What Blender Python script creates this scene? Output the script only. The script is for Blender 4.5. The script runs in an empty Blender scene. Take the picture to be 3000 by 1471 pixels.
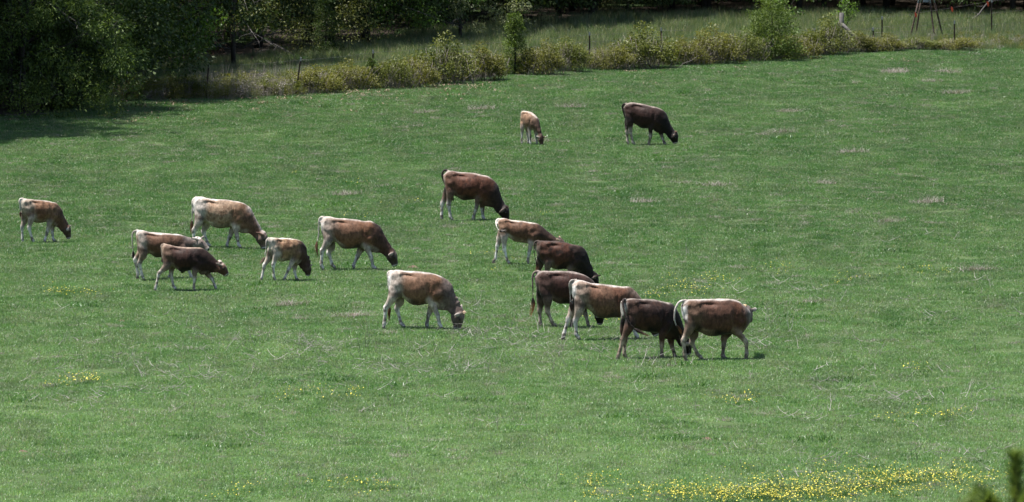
import bpy, math, random
import numpy as np
from mathutils import Vector, Matrix, noise

scn = bpy.context.scene
COL = scn.collection
random.seed(7)

# ------------------------------------------------------------------ camera
CAM_H = 15.9                      # the photographer stands on a rise above the pasture
FPX = 25000.0                     # 300 mm lens on a 36 mm sensor, in photo pixels (3000 wide)
PITCH = math.atan((735.5 + 1162.0) / FPX)
cam_d = bpy.data.cameras.new('camera')
cam_d.sensor_width = 36.0
cam_d.lens = 300.0
cam_d.clip_start = 1.0
cam_d.clip_end = 6000.0
cam_d.dof.use_dof = True
cam_d.dof.focus_distance = 205.0
cam_d.dof.aperture_fstop = 7.1
cam = bpy.data.objects.new('camera', cam_d)
cam.location = (0, 0, CAM_H)
cam.rotation_euler = (math.pi / 2 - PITCH, 0, 0)
COL.objects.link(cam)
scn.camera = cam

# ------------------------------------------------------------------ light
SUN_TO = Vector((-0.31, 0.02, 0.945)).normalized()
sun_el = math.asin(SUN_TO.z)
sun_az = math.atan2(SUN_TO.x, SUN_TO.y)
world = bpy.data.worlds.new('World')
scn.world = world
world.use_nodes = True
wn = world.node_tree.nodes
wl = world.node_tree.links
bg = wn['Background']
sky = wn.new('ShaderNodeTexSky')
sky.sky_type = 'NISHITA'
sky.sun_disc = False
sky.sun_elevation = sun_el
sky.sun_rotation = sun_az
sky.air_density = 1.0
sky.dust_density = 1.5
sky.ozone_density = 1.0
wl.new(sky.outputs[0], bg.inputs[0])
bg.inputs[1].default_value = 0.068
sun_d = bpy.data.lights.new('sun', 'SUN')
sun_d.energy = 5.0
sun_d.angle = math.radians(0.53)
sun_d.color = (1.0, 0.96, 0.89)
sun = bpy.data.objects.new('sun', sun_d)
sun.rotation_euler = SUN_TO.to_track_quat('Z', 'Y').to_euler()
sun.location = (0, 150, 80)
COL.objects.link(sun)

vs = scn.view_settings
vs.view_transform = 'Standard'
vs.look = 'None'
vs.gamma = 1.0
vs.exposure = 1.05
vs.use_curve_mapping = False
scn.render.engine = 'CYCLES'
scn.cycles.use_denoising = True
scn.cycles.max_bounces = 6
scn.cycles.diffuse_bounces = 3
scn.cycles.transmission_bounces = 3
scn.cycles.transparent_max_bounces = 4
scn.cycles.caustics_reflective = False
scn.cycles.caustics_refractive = False

# ------------------------------------------------------------------ helpers
FWD = Vector((0, math.cos(PITCH), -math.sin(PITCH)))
UPV = Vector((0, math.sin(PITCH), math.cos(PITCH)))


def ray(px, py):
    return (FWD + Vector((1, 0, 0)) * ((px - 1500) / FPX) + UPV * ((735.5 - py) / FPX))


def ground(px, py, z=0.0):
    """the point of the ground under a photo pixel"""
    d = ray(px, py)
    t = (z - CAM_H) / d.z
    return Vector((d.x * t, d.y * t, z))


def scale_at(p):
    """photo pixels per metre at a point"""
    return FPX / (Vector(p) - Vector((0, 0, CAM_H))).dot(FWD)


def terrain(x, y):
    x = np.asarray(x, float)
    y = np.asarray(y, float)
    return (0.030 * np.sin(x * 0.62 + 0.31 * y) + 0.024 * np.sin(0.43 * y - 0.37 * x + 1.7)
            + 0.014 * np.sin(1.31 * x + 0.77 * y + 0.6))


def hz(x, y):
    return float(terrain(x, y))


def srgb(r, g, b):
    f = lambda c: (c / 255 / 12.92) if c / 255 <= 0.04045 else ((c / 255 + 0.055) / 1.055) ** 2.4
    return np.array((f(r), f(g), f(b)))


def mesh_np(name, verts, faces, mats=(), smooth=True):
    me = bpy.data.meshes.new(name)
    me.from_pydata([tuple(v) for v in verts], [], [tuple(f) for f in faces])
    for m in mats:
        me.materials.append(m)
    if smooth:
        me.polygons.foreach_set('use_smooth', [True] * len(me.polygons))
    me.update()
    return me


def mesh_fast(name, V, Fq, mats=(), smooth=False, midx=None):
    """V (n,3), Fq (m,k) all faces with k corners"""
    V = np.asarray(V, np.float32)
    Fq = np.asarray(Fq, np.int32)
    me = bpy.data.meshes.new(name)
    me.vertices.add(len(V))
    me.vertices.foreach_set('co', V.ravel())
    k = Fq.shape[1]
    me.loops.add(Fq.size)
    me.loops.foreach_set('vertex_index', Fq.ravel())
    me.polygons.add(len(Fq))
    me.polygons.foreach_set('loop_start', np.arange(0, Fq.size, k, dtype=np.int32))
    me.polygons.foreach_set('loop_total', np.full(len(Fq), k, np.int32))
    if midx is not None:
        me.polygons.foreach_set('material_index', np.asarray(midx, np.int32))
    if smooth:
        me.polygons.foreach_set('use_smooth', np.ones(len(Fq), bool))
    for m in mats:
        me.materials.append(m)
    me.update(calc_edges=True)
    me.validate()
    return me


def link(name, me, parent=None, loc=None, rotz=None):
    o = bpy.data.objects.new(name, me)
    COL.objects.link(o)
    if parent is not None:
        o.parent = parent
    if loc is not None:
        o.location = loc
    if rotz is not None:
        o.rotation_euler = (0, 0, rotz)
    return o


def thing(name, label, cat, loc=(0, 0, 0), rotz=0.0, group=None):
    o = link(name, None, None, loc, rotz)
    o.empty_display_size = 0.2
    tag(o, label, cat, group)
    return o


def tag(o, label=None, cat=None, group=None, kind=None):
    if label:
        o['label'] = label
    if cat:
        o['category'] = cat
    if group:
        o['group'] = group
    if kind:
        o['kind'] = kind
    return o


# ------------------------------------------------------------------ materials
def new_mat(name):
    m = bpy.data.materials.new(name)
    m.use_nodes = True
    nt = m.node_tree
    b = nt.nodes['Principled BSDF']
    return m, nt, b


def node(nt, typ, **kw):
    n = nt.nodes.new(typ)
    for k, v in kw.items():
        setattr(n, k, v)
    return n


def ramp(nt, fac, stops):
    r = node(nt, 'ShaderNodeValToRGB')
    e = r.color_ramp.elements
    while len(e) > 1:
        e.remove(e[-1])
    e[0].position = stops[0][0]
    e[0].color = (*stops[0][1], 1)
    for p, c in stops[1:]:
        x = e.new(p)
        x.color = (*c, 1)
    nt.links.new(fac, r.inputs[0])
    return r.outputs[0]


def mixc(nt, fac, a, b, mode='MIX'):
    n = node(nt, 'ShaderNodeMix', data_type='RGBA', blend_type=mode)
    for sock, v in ((n.inputs[0], fac), (n.inputs[6], a), (n.inputs[7], b)):
        if hasattr(v, 'is_linked'):
            nt.links.new(v, sock)
        elif isinstance(v, (int, float)):
            sock.default_value = v
        else:
            sock.default_value = (*v, 1)
    return n.outputs[2]


def noise_tex(nt, scale, detail=4, vec=None, rough=0.55, dist=0.0):
    n = node(nt, 'ShaderNodeTexNoise')
    n.inputs['Scale'].default_value = scale
    n.inputs['Detail'].default_value = detail
    n.inputs['Roughness'].default_value = rough
    n.inputs['Distortion'].default_value = dist
    if vec is not None:
        nt.links.new(vec, n.inputs['Vector'])
    return n.outputs[0]


def plain_mat(name, rgb, rough=0.7, var=0.25, scale=20.0, metallic=0.0, bump=0.0):
    m, nt, b = new_mat(name)
    tc = node(nt, 'ShaderNodeTexCoord')
    n = noise_tex(nt, scale, 5, tc.outputs['Object'])
    rgb = np.array(rgb)
    c = ramp(nt, n, [(0.3, rgb * (1 - var)), (0.7, np.minimum(rgb * (1 + var), 1))])
    nt.links.new(c, b.inputs['Base Color'])
    b.inputs['Roughness'].default_value = rough
    b.inputs['Metallic'].default_value = metallic
    if bump:
        bp = node(nt, 'ShaderNodeBump')
        bp.inputs['Strength'].default_value = bump
        nt.links.new(n, bp.inputs['Height'])
        nt.links.new(bp.outputs[0], b.inputs['Normal'])
    return m


def leaf_mat(name, dark, light, trans=0.35, rough=0.55, scale=0.6, gloss=0.25, sat=None):
    """leaf or blade: diffuse front, light through the back, colour that varies by place and by leaf"""
    m, nt, b = new_mat(name)
    geo = node(nt, 'ShaderNodeNewGeometry')
    n1 = noise_tex(nt, scale, 3, geo.outputs['Position'])
    rnd = geo.outputs['Random Per Island']
    mth = node(nt, 'ShaderNodeMath', operation='MULTIPLY_ADD')
    nt.links.new(rnd, mth.inputs[0])
    mth.inputs[1].default_value = 0.5
    nt.links.new(n1, mth.inputs[2])
    c = ramp(nt, mth.outputs[0], [(0.42, dark), (0.98, light)])  # on tree crowns this paints sunlit and shaded clumps into the leaf colour
    nt.links.new(c, b.inputs['Base Color'])
    b.inputs['Roughness'].default_value = rough
    b.inputs['Specular IOR Level'].default_value = gloss
    tr = node(nt, 'ShaderNodeBsdfTranslucent')
    c2 = mixc(nt, 1.0, c, (1.15, 1.15, 0.55), 'MULTIPLY')
    nt.links.new(c2, tr.inputs[0])
    mx = node(nt, 'ShaderNodeMixShader')
    mx.inputs[0].default_value = trans
    nt.links.new(b.outputs[0], mx.inputs[1])
    nt.links.new(tr.outputs[0], mx.inputs[2])
    nt.links.new(mx.outputs[0], nt.nodes['Material Output'].inputs[0])
    return m


def smooth(x, a, b):
    t = np.clip((x - a) / (b - a), 0, 1)
    return t * t * (3 - 2 * t)


def catmull(P, n):
    """smooth resampling of a polyline of points with attributes, n samples per span"""
    P = np.asarray(P, float)
    Q = np.vstack([2 * P[0] - P[1], P, 2 * P[-1] - P[-2]])
    out = []
    for i in range(1, len(Q) - 2):
        for k in range(n):
            t = k / n
            a, b, c, d = Q[i - 1], Q[i], Q[i + 1], Q[i + 2]
            out.append(0.5 * (2 * b + (c - a) * t + (2 * a - 5 * b + 4 * c - d) * t * t + (3 * b - a - 3 * c + d) * t ** 3))
    out.append(P[-1])
    return np.array(out)


def loft(rings):
    """closed rings (k,n,3) -> verts, faces with capped ends"""
    k, n, _ = rings.shape
    V = list(rings.reshape(-1, 3))
    Fc = []
    for i in range(k - 1):
        for j in range(n):
            j2 = (j + 1) % n
            Fc.append((i * n + j, i * n + j2, (i + 1) * n + j2, (i + 1) * n + j))
    for i, flip in ((0, True), (k - 1, False)):
        V.append(rings[i].mean(0))
        c = len(V) - 1
        for j in range(n):
            j2 = (j + 1) % n
            Fc.append((i * n + j2, i * n + j, c) if flip else (i * n + j, i * n + j2, c))
    return V, Fc


def tube(C, rx, ry, n=12, side=None):
    """tube round centres C; rx lies in the xz plane across the run, ry along y (or 'side')"""
    C = np.asarray(C, float)
    T = np.gradient(C, axis=0)
    T /= np.linalg.norm(T, axis=1)[:, None] + 1e-9
    S = np.tile(np.array((0, 1.0, 0)) if side is None else np.asarray(side, float), (len(C), 1))
    S = S - (S * T).sum(1)[:, None] * T
    S /= np.linalg.norm(S, axis=1)[:, None] + 1e-9
    N = np.cross(T, S)
    a = np.linspace(0, 2 * math.pi, n, endpoint=False)
    R = (C[:, None, :] + np.cos(a)[None, :, None] * N[:, None, :] * np.asarray(rx)[:, None, None]
         + np.sin(a)[None, :, None] * S[:, None, :] * np.asarray(ry)[:, None, None])
    return R



# ------------------------------------------------------------------ ground
def ground_mat():
    m, nt, b = new_mat('pasture_soil')
    geo = node(nt, 'ShaderNodeNewGeometry')
    n1 = noise_tex(nt, 0.35, 6, geo.outputs['Position'])
    n2 = noise_tex(nt, 7.0, 5, geo.outputs['Position'])
    c1 = ramp(nt, n1, [(0.35, (0.034, 0.070, 0.022)), (0.65, (0.068, 0.112, 0.042))])
    c2 = ramp(nt, n2, [(0.35, (0.045, 0.035, 0.020)), (0.7, (0.10, 0.085, 0.05))])
    c = mixc(nt, 0.15, c1, c2)
    nt.links.new(c, b.inputs['Base Color'])
    b.inputs['Roughness'].default_value = 0.95
    b.inputs['Specular IOR Level'].default_value = 0.1
    return m


def litter_mat():
    m, nt, b = new_mat('forest_litter')
    geo = node(nt, 'ShaderNodeNewGeometry')
    n2 = noise_tex(nt, 5.0, 6, geo.outputs['Position'])
    c = ramp(nt, n2, [(0.3, (0.020, 0.015, 0.010)), (0.6, (0.055, 0.038, 0.024)), (0.75, (0.11, 0.08, 0.05))])
    nt.links.new(c, b.inputs['Base Color'])
    b.inputs['Roughness'].default_value = 0.95
    return m


fx = np.arange(-34, 34.01, 1.0)
fy = np.arange(118, 392.01, 1.0)
gx = np.concatenate([[-3000, -1200, -500, -200, -90, -50], fx, [50, 90, 200, 500, 1200, 3000]])
gy = np.concatenate([[-800, -200, -50, 0, 30, 60, 90], fy, [410, 450, 550, 800, 1500, 4500]])
GX, GY = np.meshgrid(gx, gy)
GZ = terrain(GX, GY)
nx_, ny_ = len(gx), len(gy)
ii = np.arange(nx_ * ny_).reshape(ny_, nx_)
quads = np.stack([ii[:-1, :-1], ii[:-1, 1:], ii[1:, 1:], ii[1:, :-1]], -1).reshape(-1, 4)
gme = mesh_fast('ground', np.stack([GX, GY, GZ], -1).reshape(-1, 3), quads, [ground_mat()], True)
tag(link('ground', gme), kind='structure')

# the woodland floor begins along this line (photo pixels of its edge on the ground)
WOOD_PX = [(-500, 352), (0, 345), (150, 338), (300, 262), (420, 214), (600, 192), (900, 160), (1200, 120), (1500, 88), (1800, 64), (2100, 56), (2500, 52), (3000, 62), (3500, 70)]
WOOD = np.array([[ground(*p).x, ground(*p).y] for p in WOOD_PX])
FENCE_PX = [(-300, 302), (4, 299), (371, 296), (603, 286), (866, 276), (1092, 255), (1309, 232), (1727, 199), (1936, 190), (2230, 172), (2389, 160), (2465, 150), (2561, 147), (2796, 140), (3300, 146)]
FENCE = np.array([[ground(*p).x, ground(*p).y] for p in FENCE_PX])


def wood_y(x):
    return np.interp(x, WOOD[:, 0], WOOD[:, 1])


def fence_y(x):
    return np.interp(x, FENCE[:, 0], FENCE[:, 1])


lx = np.concatenate([np.arange(-60, 60.1, 1.5)])
LV, LF_ = [], []
for i, x in enumerate(lx):
    y0 = float(wood_y(x))
    for j, dy in enumerate((0.0, 2, 5, 10, 20, 40, 80)):
        y = y0 + dy + (0.5 * math.sin(x * 1.7) if j == 0 else 0)
        LV.append((x, y, hz(x, y) + 0.004 + (0.02 if j else 0)))
    if i:
        for j in range(6):
            a = (i - 1) * 7 + j
            LF_.append((a, a + 7, a + 8, a + 1))
tag(link('woodland_floor', mesh_np('woodland_floor', LV, LF_, [litter_mat()])), kind='structure')


# ------------------------------------------------------------------ scattered ground cover
def in_view(n, y0, y1, margin=2.5, rng=None):
    """random ground points inside the widening view, uniform per square metre"""
    out = []
    need = n
    while need > 0:
        y = rng.uniform(y0, y1, need * 2)
        hw1 = 0.062 * y1 + margin
        x = rng.uniform(-hw1, hw1, need * 2)
        k = np.abs(x) < 0.0605 * y + margin
        P = np.stack([x[k], y[k]], 1)[:need]
        out.append(P)
        need -= len(P)
    return np.vstack(out)


def scatter(name, label, cat, protos, P, rz, sc, idx, zoff=0.0, tilt=None):
    """one object whose points carry copies of small prototype meshes"""
    V = np.column_stack([P[:, 0], P[:, 1], terrain(P[:, 0], P[:, 1]) + zoff])
    me = bpy.data.meshes.new(name)
    me.vertices.add(len(V))
    me.vertices.foreach_set('co', V.astype(np.float32).ravel())
    rot = np.zeros((len(V), 3), np.float32)
    rot[:, 2] = rz
    if tilt is not None:
        rot[:, 0] = tilt
    a = me.attributes.new('rot', 'FLOAT_VECTOR', 'POINT')
    a.data.foreach_set('vector', rot.ravel())
    a = me.attributes.new('sc', 'FLOAT_VECTOR', 'POINT')
    sc = np.asarray(sc, np.float32)
    if sc.ndim == 1:
        sc = np.repeat(sc[:, None], 3, 1)
    a.data.foreach_set('vector', sc.ravel())
    a = me.attributes.new('idx', 'INT', 'POINT')
    a.data.foreach_set('value', np.asarray(idx, np.int32))
    o = link(name, me)
    tag(o, label, cat, kind='stuff')
    g = bpy.data.node_groups.new(name + '_scatter', 'GeometryNodeTree')
    g.interface.new_socket('Geometry', in_out='INPUT', socket_type='NodeSocketGeometry')
    g.interface.new_socket('Geometry', in_out='OUTPUT', socket_type='NodeSocketGeometry')
    gi = g.nodes.new('NodeGroupInput')
    go = g.nodes.new('NodeGroupOutput')
    iop = g.nodes.new('GeometryNodeInstanceOnPoints')
    g2i = g.nodes.new('GeometryNodeGeometryToInstance')
    for q in reversed(protos):
        oi = g.nodes.new('GeometryNodeObjectInfo')
        oi.inputs['Object'].default_value = q
        oi.inputs['As Instance'].default_value = False
        g.links.new(oi.outputs['Geometry'], g2i.inputs[0])
    g.links.new(gi.outputs[0], iop.inputs['Points'])
    g.links.new(g2i.outputs[0], iop.inputs['Instance'])
    iop.inputs['Pick Instance'].default_value = True
    for nm, typ, sock in (('rot', 'FLOAT_VECTOR', 'Rotation'), ('sc', 'FLOAT_VECTOR', 'Scale'), ('idx', 'INT', 'Instance Index')):
        na = g.nodes.new('GeometryNodeInputNamedAttribute')
        na.data_type = typ
        na.inputs[0].default_value = nm
        if sock == 'Rotation':
            er = g.nodes.new('FunctionNodeEulerToRotation')
            g.links.new(na.outputs[0], er.inputs[0])
            g.links.new(er.outputs[0], iop.inputs[sock])
        else:
            g.links.new(na.outputs[0], iop.inputs[sock])
    g.links.new(iop.outputs[0], go.inputs[0])
    md = o.modifiers.new('scatter', 'NODES')
    md.node_group = g
    return o


def proto(name, me):
    """a prototype mesh kept outside the scene"""
    return bpy.data.objects.new(name, me)


def blades(rng, n, R, h0, h1, w0, w1, lean, flat=0.0, tall_mid=False):
    """tapered bent blades: 5 verts, 3 triangles each"""
    r = R * np.sqrt(rng.uniform(0, 1, n))
    a = rng.uniform(0, 2 * np.pi, n)
    bx, by = r * np.cos(a), r * np.sin(a)
    h = rng.uniform(h0, h1, n)
    if tall_mid:
        h *= 1 - 0.6 * (r / R) ** 2
    w = rng.uniform(w0, w1, n) / 2
    f = rng.uniform(0, 2 * np.pi, n)
    d = rng.uniform(0, 2 * np.pi, n)
    ln = np.abs(rng.normal(0, lean, n)) + flat
    wx, wy = np.cos(f) * w, np.sin(f) * w
    ox, oy = np.cos(d) * ln * h, np.sin(d) * ln * h
    hz_ = h / np.sqrt(1 + ln ** 2)
    V = np.zeros((n, 5, 3))
    V[:, 0] = np.stack([bx - wx, by - wy, -0.02 + 0 * bx], 1)
    V[:, 1] = np.stack([bx + wx, by + wy, -0.02 + 0 * bx], 1)
    V[:, 2] = np.stack([bx - wx * .8 + ox * .35, by - wy * .8 + oy * .35, hz_ * .58], 1)
    V[:, 3] = np.stack([bx + wx * .8 + ox * .35, by + wy * .8 + oy * .35, hz_ * .58], 1)
    V[:, 4] = np.stack([bx + ox, by + oy, hz_], 1)
    i = np.arange(n)[:, None] * 5
    T = np.concatenate([i + np.array([[0, 1, 3]]), i + np.array([[0, 3, 2]]), i + np.array([[2, 3, 4]])], 0)
    return V.reshape(-1, 3), T


def grass_mat(name, dark, light, dry, dryamt=0.16, trans=0.42, near=None):
    m, nt, b = new_mat(name)
    geo = node(nt, 'ShaderNodeNewGeometry')
    oi = node(nt, 'ShaderNodeObjectInfo')
    mp = node(nt, 'ShaderNodeMapping')
    mp.inputs['Scale'].default_value = (1.0, 0.30, 1.0)
    nt.links.new(geo.outputs['Position'], mp.inputs[0])
    n1 = noise_tex(nt, 0.45, 5, mp.outputs[0], 0.62)
    n2 = noise_tex(nt, 1.7, 4, mp.outputs[0], 0.6)
    c = ramp(nt, n1, [(0.32, dark), (0.68, light)])
    if near is not None:                                  # the lower pasture grows a paler, yellower grass
        sp = node(nt, 'ShaderNodeSeparateXYZ')
        nt.links.new(geo.outputs['Position'], sp.inputs[0])
        ma = node(nt, 'ShaderNodeMath', operation='MULTIPLY_ADD')
        nt.links.new(n2, ma.inputs[0])
        ma.inputs[1].default_value = -50.0
        nt.links.new(sp.outputs['Y'], ma.inputs[2])
        my = node(nt, 'ShaderNodeMapRange')
        my.inputs[1].default_value = 195.0
        my.inputs[2].default_value = 128.0
        nt.links.new(ma.outputs[0], my.inputs[0])
        c = mixc(nt, my.outputs[0], c, ramp(nt, n1, [(0.32, near[0]), (0.68, near[1])]))
    # pale dry blades among the green, more of them in some patches
    add = node(nt, 'ShaderNodeMath', operation='MULTIPLY_ADD')
    nt.links.new(n2, add.inputs[0])
    add.inputs[1].default_value = 0.9
    nt.links.new(geo.outputs['Random Per Island'], add.inputs[2])
    mr = node(nt, 'ShaderNodeMapRange')
    mr.inputs[1].default_value = 1.38 - dryamt
    mr.inputs[2].default_value = 1.46 - dryamt
    nt.links.new(add.outputs[0], mr.inputs[0])
    c = mixc(nt, mr.outputs[0], c, dry)
    n3 = noise_tex(nt, 0.8, 4, mp.outputs[0], 0.65, 0.4)
    mr3 = node(nt, 'ShaderNodeMapRange')
    mr3.inputs[1].default_value = 0.50
    mr3.inputs[2].default_value = 0.72
    mr3.inputs[4].default_value = 0.55
    nt.links.new(n3, mr3.inputs[0])
    c = mixc(nt, mr3.outputs[0], c, (0.165, 0.195, 0.140))      # greyer, half-dry patches
    v = ramp(nt, oi.outputs['Random'], [(0.0, (0.74, 0.76, 0.74)), (1.0, (1.24, 1.22, 1.24))])
    c = mixc(nt, 1.0, c, v, 'MULTIPLY')
    nt.links.new(c, b.inputs['Base Color'])
    b.inputs['Roughness'].default_value = 0.42
    b.inputs['Specular IOR Level'].default_value = 0.5
    tr = node(nt, 'ShaderNodeBsdfTranslucent')
    nt.links.new(mixc(nt, 1.0, c, (1.2, 1.2, 0.6), 'MULTIPLY'), tr.inputs[0])
    mx = node(nt, 'ShaderNodeMixShader')
    mx.inputs[0].default_value = trans
    nt.links.new(b.outputs[0], mx.inputs[1])
    nt.links.new(tr.outputs[0], mx.inputs[2])
    nt.links.new(mx.outputs[0], nt.nodes['Material Output'].inputs[0])
    return m


R8 = np.random.default_rng(11)
TURF = grass_mat('turf_green', (0.053, 0.142, 0.041), (0.112, 0.226, 0.078), (0.31, 0.305, 0.26), 0.12, near=((0.148, 0.282, 0.105), (0.222, 0.358, 0.160)))
LUSH = grass_mat('lush_green', (0.040, 0.118, 0.030), (0.072, 0.165, 0.042), (0.12, 0.17, 0.06), 0.0)
TALL = grass_mat('tall_green', (0.095, 0.165, 0.070), (0.18, 0.24, 0.115), (0.36, 0.34, 0.25), 0.22)
STRAW = leaf_mat('straw', (0.16, 0.140, 0.135), (0.36, 0.325, 0.305), 0.15, 0.8, 2.0, 0.1)
CANE = leaf_mat('dead_cane', (0.10, 0.082, 0.078), (0.27, 0.235, 0.22), 0.0, 0.85, 1.5, 0.1)
TWIG = leaf_mat('dead_stalk', (0.14, 0.125, 0.12), (0.44, 0.405, 0.39), 0.0, 0.8, 3.0, 0.15)

turf_p = [proto('turf_patch', mesh_fast('turf_patch', *blades(R8, 230, 0.34, .025, .062 + .014 * (k % 3), .006, .011, .95), [TURF])) for k in range(6)]
short_p = turf_p
P = in_view(98000, 140, 345, 8.0, R8)
P = P[P[:, 1] < np.maximum(wood_y(P[:, 0]) - 0.2, 0)]
near = smooth(P[:, 1], 185, 150)
scl = R8.uniform(.75, 1.25, len(P)) * (1 + .06 * near)
hsc = scl * R8.uniform(.58, .98, len(P))
scatter('pasture_grass', 'short green pasture grass covering the whole slope', 'grass', turf_p, P, R8.uniform(0, 6.28, len(P)),
        np.stack([scl, scl, hsc], 1), R8.integers(0, 6, len(P)))

# darker lush tufts
lush_p = [proto('lush_tuft', mesh_fast('lush_tuft', *blades(R8, 130, 0.22, .08, .20, .007, .012, .45, tall_mid=True), [LUSH])) for k in range(3)]
P = in_view(3600, 142, 315, 1.0, R8)
P = P[P[:, 1] < fence_y(P[:, 0]) - 1]
q = np.array([noise.noise(Vector((p[0] * .35, p[1] * .12, 3.1))) for p in P])
P = P[q > .0]
s_ = R8.uniform(.3, .95, len(P)) * np.where(R8.uniform(0, 1, len(P)) < .2, 1.5, 1)
scatter('lush_grass', 'darker lush tufts of grass scattered over the pasture', 'grass', lush_p, P, R8.uniform(0, 6.28, len(P)), np.stack([s_ * 2.0, s_ * 2.0, s_ * .55], 1), R8.integers(0, 3, len(P)))

# dry matted clumps
dry_p = [proto('dry_clump', mesh_fast('dry_clump', *blades(R8, 110, 0.22, .05, .16, .004, .008, .9, flat=.5), [STRAW])) for k in range(3)]
P = in_view(5200, 150, 312, 1.0, R8)
q = np.array([noise.noise(Vector((p[0] * .3 + 9, p[1] * .10, 7.7))) for p in P])
P = P[(q + .04 * P[:, 0] / 10 > -.05) & (P[:, 1] < fence_y(P[:, 0]) - .5)]
big = np.array([[*ground(x, y).xy] for x, y in [(2765, 213), (2610, 218), (1870, 593), (2590, 648), (2720, 240), (2790, 278), (2300, 330), (1000, 575), (1550, 420), (1660, 318), (2480, 452), (2855, 798), (2610, 215), (1395, 322), (1240, 330), (2280, 395), (2700, 600), (2080, 545), (2400, 540), (840, 893), (1010, 930)]])
P = np.vstack([P, big, big + .25])
s_ = np.concatenate([R8.uniform(.25, .62, len(P) - 2 * len(big)) * np.where(R8.uniform(0, 1, len(P) - 2 * len(big)) < .15, 1.6, 1), R8.uniform(1.2, 1.8, 2 * len(big))])
scatter('dry_grass', 'grey straw clumps of dead grass on the pasture', 'dry grass', dry_p, P, R8.uniform(0, 6.28, len(P)), np.stack([s_ * .95, s_ * 1.1, s_ * 1.05], 1), R8.integers(0, 3, len(P)))


# dead weed stalks, lying and standing
def sticks(rng, n, lo, hi, up, r0, R, fork=.6):
    V, T = [], []

    def stick(p, d, L, r):
        k = 4
        pts = [np.array(p, float)]
        d = d / np.linalg.norm(d)
        for _ in range(k):
            d = d + rng.normal(0, .13, 3)
            d /= np.linalg.norm(d)
            pts.append(pts[-1] + d * L / k)
        pts = np.array(pts)
        pts[:, 2] = np.maximum(pts[:, 2], .01)
        rr = np.linspace(r, r * .45, k + 1)
        o = len(V)
        Rg = tube(pts, rr, rr, 3, side=(.31, .95, .12)).reshape(-1, 3)
        V.extend(Rg)
        for i in range(k):
            for j in range(3):
                a, b = o + i * 3 + j, o + i * 3 + (j + 1) % 3
                T.append((a, b, b + 3))
                T.append((a, b + 3, a + 3))
        return pts, d
    for _ in range(n):
        az = rng.uniform(0, 6.28)
        el = rng.uniform(*up)
        d = np.array([math.cos(az) * math.cos(el), math.sin(az) * math.cos(el), math.sin(el)])
        L = rng.uniform(lo, hi)
        p = np.array([rng.normal(0, R), rng.normal(0, R), .0 if el > .4 else rng.uniform(.05, .11)])
        pts, d2 = stick(p, d, L, r0 * rng.uniform(.7, 1.2))
        while rng.uniform() < fork:
            q = pts[rng.integers(1, 4)]
            stick(q, d + rng.normal(0, .5, 3), L * rng.uniform(.25, .5), r0 * .55)
            if rng.uniform() < .5:
                break
    return np.array(V), np.array(T)


lying = [proto('fallen_stalk', mesh_fast('fallen_stalk', *sticks(R8, 6, .12, .40, (.0, .5), .0050, .28), [TWIG])) for k in range(5)]
stand = [proto('standing_stalk', mesh_fast('standing_stalk', *sticks(R8, 3, .15, .50, (.6, 1.5), .0052, .18), [TWIG])) for k in range(5)]
dark_st = [proto('dark_stalk', mesh_fast('dark_stalk', *sticks(R8, 2, .25, .55, (1.1, 1.5), .005, .06, .8), [CANE])) for k in range(3)]
SP = []
for x, y, sx, sy, n in [(1400, 985, 130, 45, 75), (1350, 1060, 220, 40, 60), (950, 1030, 160, 45, 45), (620, 1080, 190, 45, 40), (330, 1150, 160, 50, 30), (1700, 1010, 140, 35, 30), (2250, 960, 120, 60, 32), (2650, 1190, 230, 35, 55),
                        (2850, 880, 120, 60, 16), (880, 1010, 60, 18, 18), (2300, 870, 160, 50, 22), (1900, 1050, 160, 40, 30), (2850, 1340, 60, 30, 10), (2330, 1380, 160, 35, 22), (1200, 1200, 300, 60, 22), (250, 1000, 180, 60, 18), (2500, 1080, 240, 60, 30), (2780, 700, 150, 60, 8)]:
    for _ in range(int(n * .78)):
        SP.append(ground(R8.normal(x, sx), R8.normal(y, sy)).xy[:])
SP = np.array(SP)
n_ = len(SP)
typ = R8.uniform(0, 1, n_)
m1, m2, m3 = typ < .55, (typ >= .55) & (typ < .86), typ >= .86
scatter('fallen_stalks', 'pale broken weed stalks lying across the lower pasture', 'stalks', lying, SP[m1], R8.uniform(0, 6.28, m1.sum()), R8.uniform(.65, 1.15, m1.sum()), R8.integers(0, 5, m1.sum()))
scatter('standing_stalks', 'pale dead weed stalks standing in the lower pasture', 'stalks', stand, SP[m2], R8.uniform(0, 6.28, m2.sum()), R8.uniform(.6, 1.1, m2.sum()), R8.integers(0, 5, m2.sum()))
P = np.vstack([SP[m3], np.array([ground(R8.uniform(0, 3000), R8.uniform(900, 1460)).xy[:] for _ in range(70)])])
scatter('dark_stalks', 'thin dark weed stems standing in the lower pasture', 'stalks', dark_st, P, R8.uniform(0, 6.28, len(P)), R8.uniform(.5, 1.0, len(P)), R8.integers(0, 3, len(P)))

# buttercups
YEL = plain_mat('buttercup_yellow', (0.62, 0.54, 0.05), 0.55, 0.25, 30)
STEM = plain_mat('buttercup_stem', (0.06, 0.13, 0.03), 0.7, 0.2, 30)


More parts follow.
